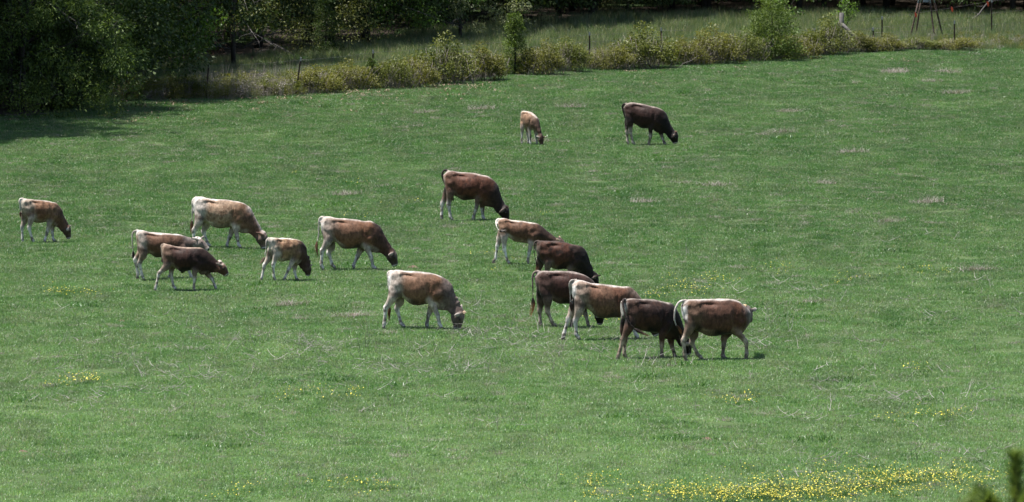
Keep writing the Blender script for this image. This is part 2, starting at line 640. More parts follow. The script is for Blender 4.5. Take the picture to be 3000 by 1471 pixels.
def flowers(rng, n, R, h0, h1):
    V, T, M = [], [], []
    for _ in range(n):
        x, y = rng.normal(0, R, 2)
        h = rng.uniform(h0, h1)
        tx, ty = rng.normal(0, .02, 2)
        o = len(V)
        V += [(x - .002, y, 0), (x + .002, y, 0), (x + tx + .001, y + ty, h)]
        T.append((o, o + 1, o + 2))
        M.append(1)
        c = np.array((x + tx, y + ty, h))
        r = rng.uniform(.008, .0135)
        t1, t2 = rng.normal(0, .35, 2)
        o = len(V)
        V.append(tuple(c))
        for k in range(10):
            a = k * math.pi / 5
            rr = r if k % 2 == 0 else r * .72
            V.append((c[0] + rr * math.cos(a), c[1] + rr * math.sin(a), c[2] + .007 + rr * (t1 * math.cos(a) + t2 * math.sin(a))))
        for k in range(10):
            T.append((o, o + 1 + k, o + 1 + (k + 1) % 10))
            M.append(0)
    return mesh_fast('buttercup', np.array(V), np.array(T), [YEL, STEM], False, M)


fl_p = [proto('buttercup', flowers(R8, 11, .16, .06, .18)) for k in range(4)]
FP = []
for x, y, sx, sy, n in [(2150, 1455, 140, 14, 95), (2450, 1440, 170, 22, 120), (2650, 1420, 120, 18, 60), (2800, 1425, 70, 22, 30), (2300, 1462, 250, 10, 80), (2760, 1228, 40, 9, 8), (2640, 1228, 50, 10, 5), (2215, 1178, 60, 9, 9), (1970, 862, 35, 7, 9),
                        (2100, 828, 40, 8, 6), (2280, 802, 30, 8, 5), (2470, 826, 45, 9, 5), (2000, 850, 60, 16, 8), (255, 1114, 16, 6, 12), (165, 1135, 10, 4, 3), (160, 866, 60, 6, 12), (1050, 1438, 70, 10, 14), (1745, 1412, 35, 8, 14), (1000, 1165, 90, 12, 10),
                        (700, 1455, 60, 12, 6), (2700, 1080, 40, 6, 4), (1850, 905, 150, 30, 8), (1200, 590, 300, 40, 8), (1510, 770, 60, 20, 6), (2740, 800, 90, 10, 6)]:
    for _ in range(n):
        FP.append(ground(R8.normal(x, sx), R8.normal(y, sy)).xy[:])
FP = np.array(FP)
scatter('buttercups', 'small yellow buttercup flowers in drifts on the pasture', 'flowers', fl_p, FP, R8.uniform(0, 6.28, len(FP)), R8.uniform(.8, 1.25, len(FP)), R8.integers(0, 4, len(FP)))
P = FP[R8.uniform(0, 1, len(FP)) < .45] + R8.normal(0, .1, (1, 2))
s_ = R8.uniform(.6, 1.0, len(P))
scatter('buttercup_leaves', 'dark green leaf clumps beneath the yellow buttercups', 'leaves', lush_p, P, R8.uniform(0, 6.28, len(P)), np.stack([s_, s_, s_ * .55], 1), R8.integers(0, 3, len(P)))

# tall grass between the fence and the wood
tall_p = [proto('tall_patch', mesh_fast('tall_patch', *blades(R8, 90, 0.32, .22, .52, .008, .014, .35), [TALL])) for k in range(4)]
TP = []
while len(TP) < 5800:
    x = R8.uniform(-26, 30)
    a, b = float(fence_y(x)) - .6, float(wood_y(x)) + 3.0
    if b <= a:
        continue
    TP.append((x, R8.uniform(a, b)))
TP = np.array(TP)
s_ = R8.uniform(.55, 1.1, len(TP)) * (1 - .40 * smooth(TP[:, 0], -3, -9)) * (1 - .35 * smooth(TP[:, 1], fence_y(TP[:, 0]) + 2, fence_y(TP[:, 0]) - .4))
scatter('tall_grass', 'tall bluish green grass between the wire fence and the wood', 'grass', tall_p, TP, R8.uniform(0, 6.28, len(TP)), s_, R8.integers(0, 4, len(TP)))
# seed stalks and dry stems along the fence
seed_p = [proto('dry_stem', mesh_fast('dry_stem', *blades(R8, 9, 0.12, .5, .95, .006, .012, .14), [STRAW])) for k in range(4)]
P = []
for _ in range(700):
    px = R8.choice([R8.uniform(330, 3000), R8.normal(640, 60), R8.normal(790, 60), R8.normal(1800, 150)])
    g = ground(px, 0 + float(np.interp(px, [p[0] for p in FENCE_PX], [p[1] for p in FENCE_PX])) - R8.uniform(-6, 38))
    P.append(g.xy[:])
P = np.array(P)
s_ = R8.uniform(.4, 1.0, len(P))
scatter('dry_stems', 'pale dry seed stems rising along the fence line', 'dry grass', seed_p, P, R8.uniform(0, 6.28, len(P)), s_, R8.integers(0, 4, len(P)))
# fallen leaves near the trees
FL = leaf_mat('fallen_leaf', (0.11, 0.075, 0.055), (0.28, 0.21, 0.165), .1, .8, 3, .1)
fl2 = [proto('fallen_leaf', mesh_fast('fallen_leaf', *blades(R8, 5, .3, .03, .06, .025, .04, 1.5, flat=2.0), [FL])) for k in range(3)]
P = np.array([ground(R8.choice([R8.uniform(100, 3000), R8.normal(500, 200), R8.normal(1250, 150)]), 0).xy[:] for _ in range(1)])
P = []
for _ in range(260):
    px = R8.choice([R8.uniform(0, 3000), R8.normal(500, 250), R8.normal(1250, 180)])
    py = float(np.interp(px, [p[0] for p in FENCE_PX], [p[1] for p in FENCE_PX])) + abs(R8.normal(8, 30))
    P.append(ground(px, py).xy[:])
P = np.array(P)
scatter('fallen_leaves', 'brown fallen leaves lying on the grass below the fence', 'leaves', fl2, P, R8.uniform(0, 6.28, len(P)), R8.uniform(.6, 1.3, len(P)), R8.integers(0, 3, len(P)), .05)

# earth clods
SOIL = plain_mat('dug_earth', (0.11, 0.075, 0.055), 0.95, 0.45, 14, bump=.6)
for px, py, w, lab in [(1037, 926, .30, 'reddish earth clod left of the cow with grey neck'), (356, 943, .26, 'dark brown earth clod in the grass below the two walking calves'),
                       (1210, 783, .32, 'flat brown dung pat just below the fawn cow’s muzzle'), (2072, 1293, .26, 'small bare molehill in the right foreground grass'),
                       (65, 1320, .26, 'low dark molehill near the left foreground edge')]:
    g = ground(px, py)
    V_, F_ = [], []
    rg = []
    for i, (rr, hh) in enumerate([(1, -.02), (.85, .05), (.6, .12), (.3, .165), (.08, .175)]):
        a = np.linspace(0, 2 * math.pi, 14, endpoint=False)
        k_ = 1 + .22 * np.sin(a * 3 + px) + .15 * np.sin(a * 5 + py)
        rg.append(np.stack([np.cos(a) * rr * w * .42 * k_, np.sin(a) * rr * w * .5 * k_, hh * (w / .85) * (.8 + .3 * np.sin(a * 4 + i)) + 0 * a], 1))
    o = link('earth_clod', mesh_np('earth_clod', *loft(np.array(rg)), [SOIL]), None, (g.x, g.y, hz(g.x, g.y)))
    tag(o, lab.replace('’', "'"), 'clod', 'earth clods on the pasture')

# ------------------------------------------------------------------ fence
RUST = plain_mat('rusty_post', (0.050, 0.030, 0.024), 0.85, 0.45, 25)
WHITE = plain_mat('post_white_tip', (0.42, 0.41, 0.40), 0.6, 0.15, 20)
WIRE = plain_mat('fence_wire', (0.16, 0.15, 0.145), 0.5, 0.2, 40, metallic=.6)
WOODG = plain_mat('weathered_wood', (0.115, 0.108, 0.105), 0.9, 0.35, 22, bump=.5)
TAPE = plain_mat('orange_tape', (0.80, 0.09, 0.03), 0.5, 0.1, 30)


def tee_post(parent, base, top):
    """steel T-post between two points; the top 15 cm white"""
    base, top = np.array(base, float), np.array(top, float)
    ax_ = top - base
    L = np.linalg.norm(ax_)
    ax_ /= L
    sx = np.array((1.0, 0, 0)) - ax_ * ax_[0]
    sx /= np.linalg.norm(sx)
    sy_ = np.cross(ax_, sx)
    prof = [(-.026, -.006), (.026, -.006), (.026, .004), (.006, .004), (.006, .038), (-.006, .038), (-.006, .004), (-.026, .004)]

    def seg(a, b, name, mat, par, grow=1.0):
        rg = np.array([[base + ax_ * h + sx * x * grow + sy_ * y * grow for x, y in prof] for h in (a, b)])
        V_, F_ = loft(rg)
        V_, F_ = V_[:16], [f for f in F_ if len(f) == 4] + [tuple(range(7, -1, -1)), tuple(range(8, 16))]
        return link(name, mesh_np(name, V_, F_, [mat], False), par)
    p = seg(-.3, L - .12, 'post', RUST, parent)
    seg(L - .12, L, 'white_tip', WHITE, p, 1.06)
    return p


fence = thing('wire_fence', 'wire fence on rusty T-posts with white tips along the bramble line', 'fence', (0, 0, 0))
POSTS = [(4, 299, 4, 200), (371, 296, 372, 208), (603, 286, 612, 186), (866, 276, 882, 168), (1092, 255, 1093, 146), (1309, 232, 1309, 127), (1727, 199, 1727, 94), (1936, 190, 1937, 81), (2389, 160, 2388, 84), (2561, 147, 2557, 80), (2796, 140, 2796, 60)]
ptop = []
for bx_, by_, tx_, ty_ in POSTS:
    g = ground(bx_, by_)
    s = scale_at(g)
    base = (g.x, g.y, hz(g.x, g.y))
    top = (g.x + (tx_ - bx_) / s, g.y, (by_ - ty_) / s)
    tee_post(fence, base, top)
    ptop.append((np.array(base), np.array(top)))


def wire(name, a, b, sag, mat, parent, r=.0035, n=8):
    t = np.linspace(0, 1, n)
    P = np.outer(1 - t, a) + np.outer(t, b)
    P[:, 2] -= sag * 4 * t * (1 - t)
    V_, F_ = loft(tube(P, np.full(n, r), np.full(n, r), 4, side=(0, .3, 1)))
    return link(name, mesh_np(name, V_, F_, [mat]), parent)


for (b0, t0), (b1, t1) in zip(ptop[:-1], ptop[1:]):
    for f in (.28, .52, .74, .93):
        wire('wire', b0 + (t0 - b0) * f, b1 + (t1 - b1) * f, .03, WIRE, fence)

# corner post of weathered wood with its slanting brace
g = ground(2465, 152)
s = scale_at(g)
cp = thing('corner_post', 'thick weathered grey wooden corner post with a slanting brace', 'fence post', (g.x, g.y, hz(g.x, g.y)))
hh = (152 - 40) / s
pz = np.array([-.3, 0, hh * .5, hh - .01, hh])
pr = np.array([.085, .085, .082, .08, .06])
link('post', mesh_np('post', *loft(tube(np.stack([.006 * np.sin(pz * 5), 0 * pz, pz], 1), pr, pr, 12)), [WOODG]), cp)
a_, b_ = np.array((0.03, -.05, (152 - 72) / s)), np.array(((2540 - 2465) / s, -.25, .02))
tb = np.linspace(0, 1, 5)[:, None]
link('brace', mesh_np('brace', *loft(tube(a_ * (1 - tb) + b_ * tb, np.full(5, .058), np.full(5, .058), 10)), [WOODG]), cp)
a_, b_ = np.array((-.02, .02, (152 - 66) / s)), np.array((-.13, .02, (152 - 68) / s - .1))
link('brace', mesh_np('stub', *loft(tube(a_ * (1 - tb) + b_ * tb, np.full(5, .05), np.full(5, .05), 8)), [WOODG]), cp)

# second wire run going back to the wood, flagged with orange tape
run = thing('flagged_wire_fence', 'wire run with orange flagging tape receding into the wood', 'fence', (0, 0, 0))
RP = []
for bx_, by_, ty_ in [(2466, 148, 62), (2584, 135, 50), (2673, 128, 33), (2737, 124, 34), (2905, 112, 0), (3120, 96, -32)]:
    g = ground(bx_, by_)
    s = scale_at(g)
    b0, t0 = np.array((g.x, g.y, hz(g.x, g.y))), np.array((g.x, g.y, (by_ - ty_) / s))
    if bx_ in (2584, 2905, 3120):
        tee_post(run, b0, t0 + np.array((0, 0, .03)))
    RP.append((b0, t0))
for i, j in ((0, 1), (1, 4), (4, 5)):
    for f in (.35, .65, .97):
        wire('wire', RP[i][0] + (RP[i][1] - RP[i][0]) * f, RP[j][0] + (RP[j][1] - RP[j][0]) * f, .02, WIRE, run)
for t in (.30, .63, .96):
    c_ = (RP[1][0] + (RP[1][1] - RP[1][0]) * .97) * (1 - t) + (RP[4][0] + (RP[4][1] - RP[4][0]) * .97) * t
    rg = []
    for k, (ww_, dz) in enumerate([(.012, .02), (.03, -.01), (.042, -.07), (.03, -.13), (.012, -.17)]):
        rg.append([c_ + np.array((sx_ * ww_ + .02 * k * .4, .006 * sy2, dz)) for sx_, sy2 in ((-1, -1), (1, -1), (1, 1), (-1, 1))])
    link('flagging_tape', mesh_np('flagging_tape', *loft(np.array(rg)), [TAPE], False), run)

# ------------------------------------------------------------------ feeder on four legs
STEEL = plain_mat('dull_steel', (0.23, 0.26, 0.30), 0.45, 0.2, 12, metallic=.5)
g = ground(2712, 116)
s = scale_at(g)
fd = thing('game_feeder', 'four-legged metal feeder stand with a grey box, before the dark wood', 'feeder', (g.x, g.y, hz(g.x, g.y)))
apex_z = 2.75
for bx_, yy in ((2662, -.35), (2682, .55), (2738, -.35), (2768, .55)):
    foot = np.array(((bx_ - 2712) / s, yy, -.05))
    topp = np.array((foot[0] * .10, yy * .12, apex_z - .35))
    mid = foot * .52 + topp * .48
    tt_ = np.linspace(0, 1, 4)[:, None]
    lg = link('leg', mesh_np('leg', *loft(tube(mid * (1 - tt_) + topp * tt_, np.full(4, .024), np.full(4, .024), 8)), [STEEL]), fd)
    link('stake', mesh_np('stake', *loft(tube(foot * (1 - tt_) + (foot * .42 + topp * .58) * tt_, np.full(4, .030), np.full(4, .030), 8)), [RUST]), lg)


def box_v(cx, cy, cz, sx_, sy2, sz_):
    return [(cx + i * sx_ / 2, cy + j * sy2 / 2, cz + k * sz_ / 2) for k in (-1, 1) for i, j in ((-1, -1), (1, -1), (1, 1), (-1, 1))]


BF = [(3, 2, 1, 0), (4, 5, 6, 7), (0, 1, 5, 4), (1, 2, 6, 5), (2, 3, 7, 6), (3, 0, 4, 7)]
link('control_box', mesh_np('control_box', box_v(.0, -.02, 1.52, .20, .16, .22), BF, [STEEL], False), fd)
zz = np.array([1.70, 1.85, 2.0, 2.75, 2.8])
rz_ = np.array([.06, .2, .28, .28, .05])
link('barrel', mesh_np('barrel', *loft(tube(np.stack([0 * zz, 0 * zz, zz], 1), rz_, rz_, 20)), [STEEL]), fd)


# ------------------------------------------------------------------ leaves
def leaf_cloud(rng, clumps, per, leaf, spread, aspect=.5, droop=.3):
    """clumps (k,4): centre and radius; pointed four-cornered leaves folded along the rib"""
    k = len(clumps)
    n = k * per
    C_ = np.repeat(clumps[:, :3], per, 0)
    Rr = np.repeat(clumps[:, 3], per)
    d = rng.normal(0, 1, (n, 3))
    d /= np.linalg.norm(d, axis=1)[:, None]
    rad = rng.uniform(.25, 1, n) ** .6
    P = C_ + d * (Rr * rad * spread)[:, None] * np.array((1, 1, .72))
    ax_ = d + rng.normal(0, .7, (n, 3)) + np.array((0, 0, -droop))
    ax_ /= np.linalg.norm(ax_, axis=1)[:, None]
    sd = np.cross(ax_, rng.normal(0, 1, (n, 3)) * .6 + np.array((0, 0, 1.0)))
    sd /= np.linalg.norm(sd, axis=1)[:, None] + 1e-9
    L = (leaf * rng.uniform(.6, 1.3, n))[:, None]
    V = np.zeros((n, 4, 3))
    V[:, 0] = P
    V[:, 1] = P + ax_ * L * .45 + sd * L * aspect / 2
    V[:, 2] = P + ax_ * L
    V[:, 3] = P + ax_ * L * .45 - sd * L * aspect / 2
    i = np.arange(n)[:, None] * 4
    return V.reshape(-1, 3), i + np.array([[0, 1, 2, 3]])


def limb_tubes(rng, limbs, nseg=6):
    """limbs: list of (start, end, r0, r1, wobble)"""
    V, F_ = [], []
    for a, b, r0, r1, wob in limbs:
        a, b = np.array(a, float), np.array(b, float)
        t = np.linspace(0, 1, nseg)
        P = a[None] * (1 - t)[:, None] + b[None] * t[:, None]
        L = np.linalg.norm(b - a)
        P[1:-1] += rng.normal(0, wob * L, (nseg - 2, 3))
        r = r0 * (1 - t) + r1 * t
        v, f = loft(tube(P, r, r, 6, side=(.3, .9, .2)))
        o = len(V)
        V += [tuple(q) for q in v]
        F_ += [tuple(i + o for i in ff) for ff in f]
    return V, F_


def make_tree_meshes(name, seed, H_, R_, zb, leaf, per, ncl, lmat, bmat, aspect=.5, trunk_r=.14, bare=0, droop=.3, low=0.0, bare_mat=None, skirt=0, taper=.55):
    """trunk with limbs that reach into leaf clumps; returns trunk, crown and bare-branch meshes"""
    rng = np.random.default_rng(seed)
    cl = []
    for _ in range(ncl):
        while True:
            z = rng.uniform(zb, H_)
            t = (z - zb) / (H_ - zb)
            rm = R_ * (.55 + .45 * math.sin(math.pi * min(1, t * .85 + .25))) * (1 - taper * t) * (1 if t < .75 else 1 - (t - .75) * 2.2)
            a = rng.uniform(0, 6.28)
            r = rm * rng.uniform(.35, 1.0) ** .6
            if rng.uniform() < (1.0 if t < .5 else .65):
                break
        cl.append((r * math.cos(a), r * math.sin(a), z - low * rng.uniform(0, 1) * (r / R_), R_ * rng.uniform(.11, .22)))
    for _ in range(skirt):
        a = rng.uniform(0, 6.28)
        r = R_ * rng.uniform(.7, 1.25)
        cl.append((r * math.cos(a), r * math.sin(a), zb + rng.uniform(0, 1) ** 1.3 * 3.4, R_ * rng.uniform(.10, .2)))
    cl = np.array(cl)
    limbs = [((0, 0, -.3), (rng.normal(0, .15), rng.normal(0, .15), H_ * .45), trunk_r, trunk_r * .7, .012),
             ((0, 0, H_ * .43), (rng.normal(0, .3), rng.normal(0, .3), H_ * .9), trunk_r * .7, trunk_r * .15, .02)]
    for c_ in cl[:min(26, ncl)]:
        z0 = max(zb * .7, c_[2] * rng.uniform(.55, .8))
        limbs.append(((0, 0, z0), tuple(c_[:3]), trunk_r * .32, .012, .03))
    tm = mesh_np(name + '_trunk', *limb_tubes(rng, limbs), [bmat])
    cm = mesh_fast(name + '_crown', *leaf_cloud(rng, cl, per, leaf, 1.15, aspect, droop), [lmat])
    bm = None
    if bare:
        bm = []
        for _ in range(bare):
            lb = []
            a = rng.uniform(-2.6, -.5)
            z = rng.uniform(zb * .8, min(H_ * .4, zb + 3.2))
            p0 = np.array((math.cos(a) * R_ * .3, math.sin(a) * R_ * .3, z + .5))
            p1 = np.array((math.cos(a) * R_ * rng.uniform(.8, 1.15), math.sin(a) * R_ * rng.uniform(.8, 1.15), z - rng.uniform(.0, .8)))
            lb.append((p0, p1, .015, .006, .0))
            for _k in range(4):
                q = p0 + (p1 - p0) * rng.uniform(.35, .95)
                lb.append((q, q + rng.normal(0, .45, 3) * np.array((1, .6, .8)), .008, .003, .08))
            bm.append(mesh_np(name + '_bare', *limb_tubes(rng, lb), [bare_mat or bmat]))
    return tm, cm, bm


BARK = plain_mat('bark', (0.035, 0.030, 0.026), 0.95, 0.4, 9, bump=.6)
BAREW = plain_mat('bare_wood', (0.10, 0.09, 0.088), 0.9, 0.35, 14)
L_OLIVE = leaf_mat('leaf_olive', (0.033, 0.062, 0.016), (0.165, 0.235, 0.060), .35, .5, 1.1)
L_BRIGHT = leaf_mat('leaf_bright', (0.036, 0.085, 0.015), (0.15, 0.26, 0.048), .42, .45, 1.1)
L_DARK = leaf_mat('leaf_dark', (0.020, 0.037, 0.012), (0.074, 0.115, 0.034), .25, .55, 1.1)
L_PALE = leaf_mat('leaf_pale', (0.12, 0.15, 0.065), (0.26, 0.29, 0.15), .35, .5, .7)
L_YEL = leaf_mat('leaf_catkin', (0.036, 0.052, 0.014), (0.165, 0.175, 0.055), .35, .5, 1.1)
L_BROWN = leaf_mat('leaf_dead', (0.055, 0.034, 0.024), (0.12, 0.075, 0.05), .15, .8, .6)
L_CEDAR = leaf_mat('cedar_spray', (0.034, 0.066, 0.016), (0.095, 0.145, 0.034), .2, .6, 1.2)
L_FCED = leaf_mat('fence_cedar_spray', (0.045, 0.080, 0.018), (0.135, 0.195, 0.042), .3, .6, 2.2)
L_BRAM = leaf_mat('bramble_leaf', (0.058, 0.070, 0.018), (0.195, 0.195, 0.046), .35, .5, 1.4)
L_BRAM2 = leaf_mat('bramble_leaf_green', (0.050, 0.074, 0.018), (0.165, 0.185, 0.048), .35, .5, 1.4)


def place_tree(name, label, cat, px, py, meshes, rot, sc=1.0, depth=0.0, group='trees along the edge of the wood'):
    g = ground(px, py)
    g.y += depth
    t = thing(name, label, cat, (g.x, g.y, hz(g.x, g.y)), rot, group)
    t.scale = (sc, sc, sc)
    tm, cm, bm = meshes
    link('trunk', tm, t)
    link('crown', cm, t)
    for b_ in bm or ():
        link('bare_branch', b_, t)
    return t


T_OAK = make_tree_meshes('oak', 21, 11, 3.4, .25, .105, 250, 95, L_OLIVE, BARK, .34, .11, 7, .5, .3, BAREW, 70)
T_MAPLE = make_tree_meshes('maple', 22, 10, 2.6, .75, .10, 210, 80, L_BRIGHT, BARK, .62, .08, 0, .2, 0, None, 26)
T_CATKIN = make_tree_meshes('catkin', 23, 11, 3.2, .6, .095, 150, 80, L_YEL, BARK, .35, .09, 8, .6, 0, BAREW, 30)
T_GREEN = make_tree_meshes('locust', 24, 11, 3.2, .85, .10, 210, 85, L_BRIGHT, BARK, .45, .09, 3, .5, 0, BAREW, 30)
T_DARK = make_tree_meshes('darktree', 25, 12, 3.4, .9, .14, 160, 90, L_DARK, BARK, .5, .12, 3, .3, 0, BARK, 20, .1)
T_PALE = make_tree_meshes('willow', 26, 9, 2.2, .6, .11, 150, 60, L_PALE, BARK, .30, .07, 0, .7, 0, None, 24)
T_DEAD = make_tree_meshes('deadcedar', 27, 7, 1.5, .3, .11, 110, 55, L_BROWN, BARK, .25, .10, 8, .3, 0, BAREW)


def cedar_meshes(name, seed, H_, R_, lmat, n=46, per=120, leaf=.09, shape=.75):
    rng = np.random.default_rng(seed)
    cl = []
    for _ in range(n):
        t = rng.uniform(0, 1) ** 1.25
        z = .12 + t * (H_ - .15)
        rm = R_ * (1 - t) ** shape * (.75 + .25 * rng.uniform()) + .06
        a = rng.uniform(0, 6.28)
        r = rm * rng.uniform(.3, 1) ** .5 * .85
        cl.append((r * math.cos(a), r * math.sin(a), z, .11 * H_ ** .5 + .20 * rm))
    cl = np.array(cl)
    limbs = [((0, 0, -.2), (0, 0, H_ * .92), .03 * H_ ** .6, .008, .006)] + [((0, 0, max(.1, c_[2] - .2)), tuple(c_[:3]), .012, .005, .03) for c_ in cl[:20]]
    return (mesh_np(name + '_trunk', *limb_tubes(rng, limbs), [BARK]), mesh_fast(name + '_crown', *leaf_cloud(rng, cl, per, leaf, 1.0, .42, -.5), [lmat]), None)


T_CEDAR = cedar_meshes('cedar', 31, 6.5, 1.7, L_CEDAR, 75, 150, .12)
T_CEDAR_D = cedar_meshes('shade_cedar', 32, 5.0, 1.5, L_DARK, 60, 140, .12)

place_tree('oak_tree', 'broad olive-leaved tree drooping to the ground at the far left, grey bare boughs showing', 'tree', 70, 328, T_OAK, .4, 1.0)
place_tree('oak_tree', 'olive-leaved tree standing just inside the wood behind the drooping tree', 'tree', -60, 300, T_OAK, 2.4, 1.05)
place_tree('cedar_tree', 'dark evergreen beside the drooping tree, left of the first fence post', 'tree', 225, 318, T_CEDAR_D, .3, .95)
place_tree('cedar_tree', 'dark shaded evergreen under the left boughs, close to the pasture edge', 'tree', 120, 318, T_CEDAR_D, 2.0, .62)
place_tree('maple_tree', 'bright green broadleaf tree overhanging the dark gap above the first fence post', 'tree', 425, 206, T_MAPLE, 1.1, 1.0, -3.0)
place_tree('maple_tree', 'bright green broadleaf tree at the top edge, left of the brown dead evergreen', 'tree', 300, 225, T_MAPLE, 3.6, .95, 9.0)
place_tree('dead_cedar', 'brown dead evergreen between the bright green tree and the catkin tree', 'tree', 560, 188, T_DEAD, .7, 1.0, 1.0)
place_tree('catkin_tree', 'yellowish catkin-hung tree with curling bare branches above the second fence post', 'tree', 690, 186, T_CATKIN, .2, 1.0, -2.0)
place_tree('catkin_tree', 'yellowish catkin-hung tree to the left of the bright locust boughs', 'tree', 880, 160, T_CATKIN, 2.5, 1.0, 1.0)
place_tree('cedar_tree', 'small dark evergreen in the shade above the fourth fence post', 'tree', 955, 168, T_CEDAR_D, 4.0, .5)
place_tree('locust_tree', 'fresh green tree with feathery boughs over the middle of the bramble line', 'tree', 1090, 128, T_GREEN, .9, 1.0, -2.5)
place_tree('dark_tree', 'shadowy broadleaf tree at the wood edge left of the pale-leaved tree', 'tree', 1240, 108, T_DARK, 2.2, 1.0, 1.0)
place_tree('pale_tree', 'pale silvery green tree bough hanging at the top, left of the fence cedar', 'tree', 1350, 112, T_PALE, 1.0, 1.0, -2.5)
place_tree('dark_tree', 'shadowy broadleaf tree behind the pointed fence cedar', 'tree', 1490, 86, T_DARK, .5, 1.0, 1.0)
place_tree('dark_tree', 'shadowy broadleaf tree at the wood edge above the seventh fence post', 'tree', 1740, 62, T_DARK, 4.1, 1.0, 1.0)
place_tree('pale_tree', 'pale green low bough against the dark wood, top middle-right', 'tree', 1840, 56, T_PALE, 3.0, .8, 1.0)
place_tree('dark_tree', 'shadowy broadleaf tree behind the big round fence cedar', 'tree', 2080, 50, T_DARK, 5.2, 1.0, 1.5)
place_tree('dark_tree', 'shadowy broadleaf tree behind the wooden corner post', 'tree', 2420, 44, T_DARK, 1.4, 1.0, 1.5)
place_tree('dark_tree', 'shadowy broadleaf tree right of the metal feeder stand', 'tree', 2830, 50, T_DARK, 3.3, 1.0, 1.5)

# the depth of the wood, one mass of trees
back_p = []
for nm, (tm, cm, bm) in (('a', T_DARK), ('b', T_DARK)):
    V_ = np.empty(len(cm.vertices) * 3)
    cm.vertices.foreach_get('co', V_)
    t_ = bpy.data.meshes.new('wood_tree')
    import bmesh
    bm_ = bmesh.new()
    bm_.from_mesh(tm)
    nt0 = len(bm_.faces)
    bm_.from_mesh(cm)
    bm_.faces.ensure_lookup_table()
    for f_ in bm_.faces[nt0:]:
        f_.material_index = 1
    bm_.to_mesh(t_)
    bm_.free()
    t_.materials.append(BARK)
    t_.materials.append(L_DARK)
    back_p.append(proto('wood_tree', t_))
BP = []
for row in range(11):
    for x in np.arange(-44, 46, 4.2):
        xx = x + R8.uniform(-1.3, 1.3)
        yy = float(wood_y(xx)) + 3.0 + row * 4.0 + R8.uniform(-1, 1)
        BP.append((xx, yy))
for y in np.arange(250, 292, 4.5):            # the wood also runs on beyond the left edge of the picture
    for x in np.arange(-46, -21.5, 4.5):
        if y > 262 or x < -26:
            BP.append((x + R8.uniform(-1, 1), y + R8.uniform(-1, 1)))
BIG = [(-26.6, 258.5), (-26.8, 266.0), (-29, 257), (-29, 264)]     # tall trees past the left edge that shade the pasture corner
BP = np.array(BP + BIG)
bs = R8.uniform(.95, 1.35, len(BP))
bs[-4:] = 2.85
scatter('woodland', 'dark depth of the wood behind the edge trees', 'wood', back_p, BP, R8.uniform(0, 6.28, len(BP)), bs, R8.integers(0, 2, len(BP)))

# ------------------------------------------------------------------ bushes along the fence
def bramble_meshes(seed, W, H_, lmat, leaf=.052, ncl=72, per=95):
    rng = np.random.default_rng(seed)
    cl = []
    for _ in range(ncl):
        x = rng.uniform(-1, 1)
        y = rng.uniform(-1, 1)
        if x * x + y * y > 1:
            continue
        top = H_ * (1 - .45 * (x * x + y * y)) * rng.uniform(.5, 1.12)
        z = top * rng.uniform(.62, 1.0) if rng.uniform() < .88 else top * rng.uniform(.2, .5)
        cl.append((x * W, y * W * .7, z, .13 * H_ + .04))
    cm = mesh_fast('bramble_leaves', *leaf_cloud(rng, np.array(cl), per, leaf, 1.1, .55, .2), [lmat])
    limbs = []
    for _ in range(90):
        x, y = rng.normal(0, .55, 2)
        x, y = np.clip((x, y), -1, 1)
        h = H_ * rng.uniform(.35, .9) * (1 - .3 * x * x)
        d = rng.normal(0, .22, 2)
        limbs.append(((x * W, y * W * .7, -.05), (x * W + d[0], y * W * .7 + d[1], h), .0055, .0025, .04))
    return cm, mesh_np('bramble_canes', *limb_tubes(rng, limbs, 4), [CANE])


BR = [bramble_meshes(40 + k, .62, .95, L_BRAM if k % 2 == 0 else L_BRAM2) for k in range(5)]
BUSH = [
    (430, 290, 130, 48, 'low olive bramble just right of the first fence post'),
    (545, 288, 110, 66, 'olive bramble against the foot of the second fence post'),
    (655, 284, 90, 40, 'small low bramble right of the second fence post beside pale dry grass'),
    (790, 280, 90, 52, 'thin bramble just left of the leaning third fence post'),
    (925, 275, 130, 72, 'yellow-green bramble right of the leaning third fence post'),
    (1030, 268, 120, 72, 'yellow-olive bramble left of the small cedar sapling'),
    (1150, 262, 110, 88, 'tangled grey-stemmed bramble right of the small cedar sapling'),
    (1215, 255, 110, 90, 'leafy bramble to the left of the tallest mound, grey canes below'),
    (1300, 244, 150, 118, 'tallest bright yellow-green bramble mound, wrapped round the fifth white-tipped post'),
    (1400, 236, 130, 98, 'bramble with grey canes immediately left of the pointed cedar'),
    (1585, 222, 110, 84, 'bramble mound immediately right of the pointed cedar'),
    (1665, 212, 110, 92, 'olive bramble left of the lone rusty post in the middle of the hedge line'),
    (1790, 205, 110, 70, 'thin olive bramble right of the lone rusty post in the middle of the line'),
    (1890, 200, 150, 106, 'wide golden-olive bramble around the seventh rusty post'),
    (2005, 194, 110, 72, 'low bramble with pale seed stems right of the wide golden one'),
    (2095, 190, 130, 92, 'grey-stemmed bramble left of the big round cedar, olive on top'),
    (2180, 184, 110, 80, 'bramble at the left foot of the big round cedar'),
    (2335, 172, 110, 70, 'brownish bramble at the right foot of the big round cedar'),
    (2425, 164, 130, 92, 'olive bramble clinging to the wooden corner post'),
    (2515, 158, 90, 56, 'low bramble under the slanting brace of the corner post'),
    (2590, 156, 100, 44, 'low brown bramble between the corner post and the feeder stand'),
    (2690, 152, 110, 34, 'low weedy bramble in front of the feeder legs'),
    (2800, 150, 110, 40, 'low weedy bramble around the rightmost white-tipped post'),
]
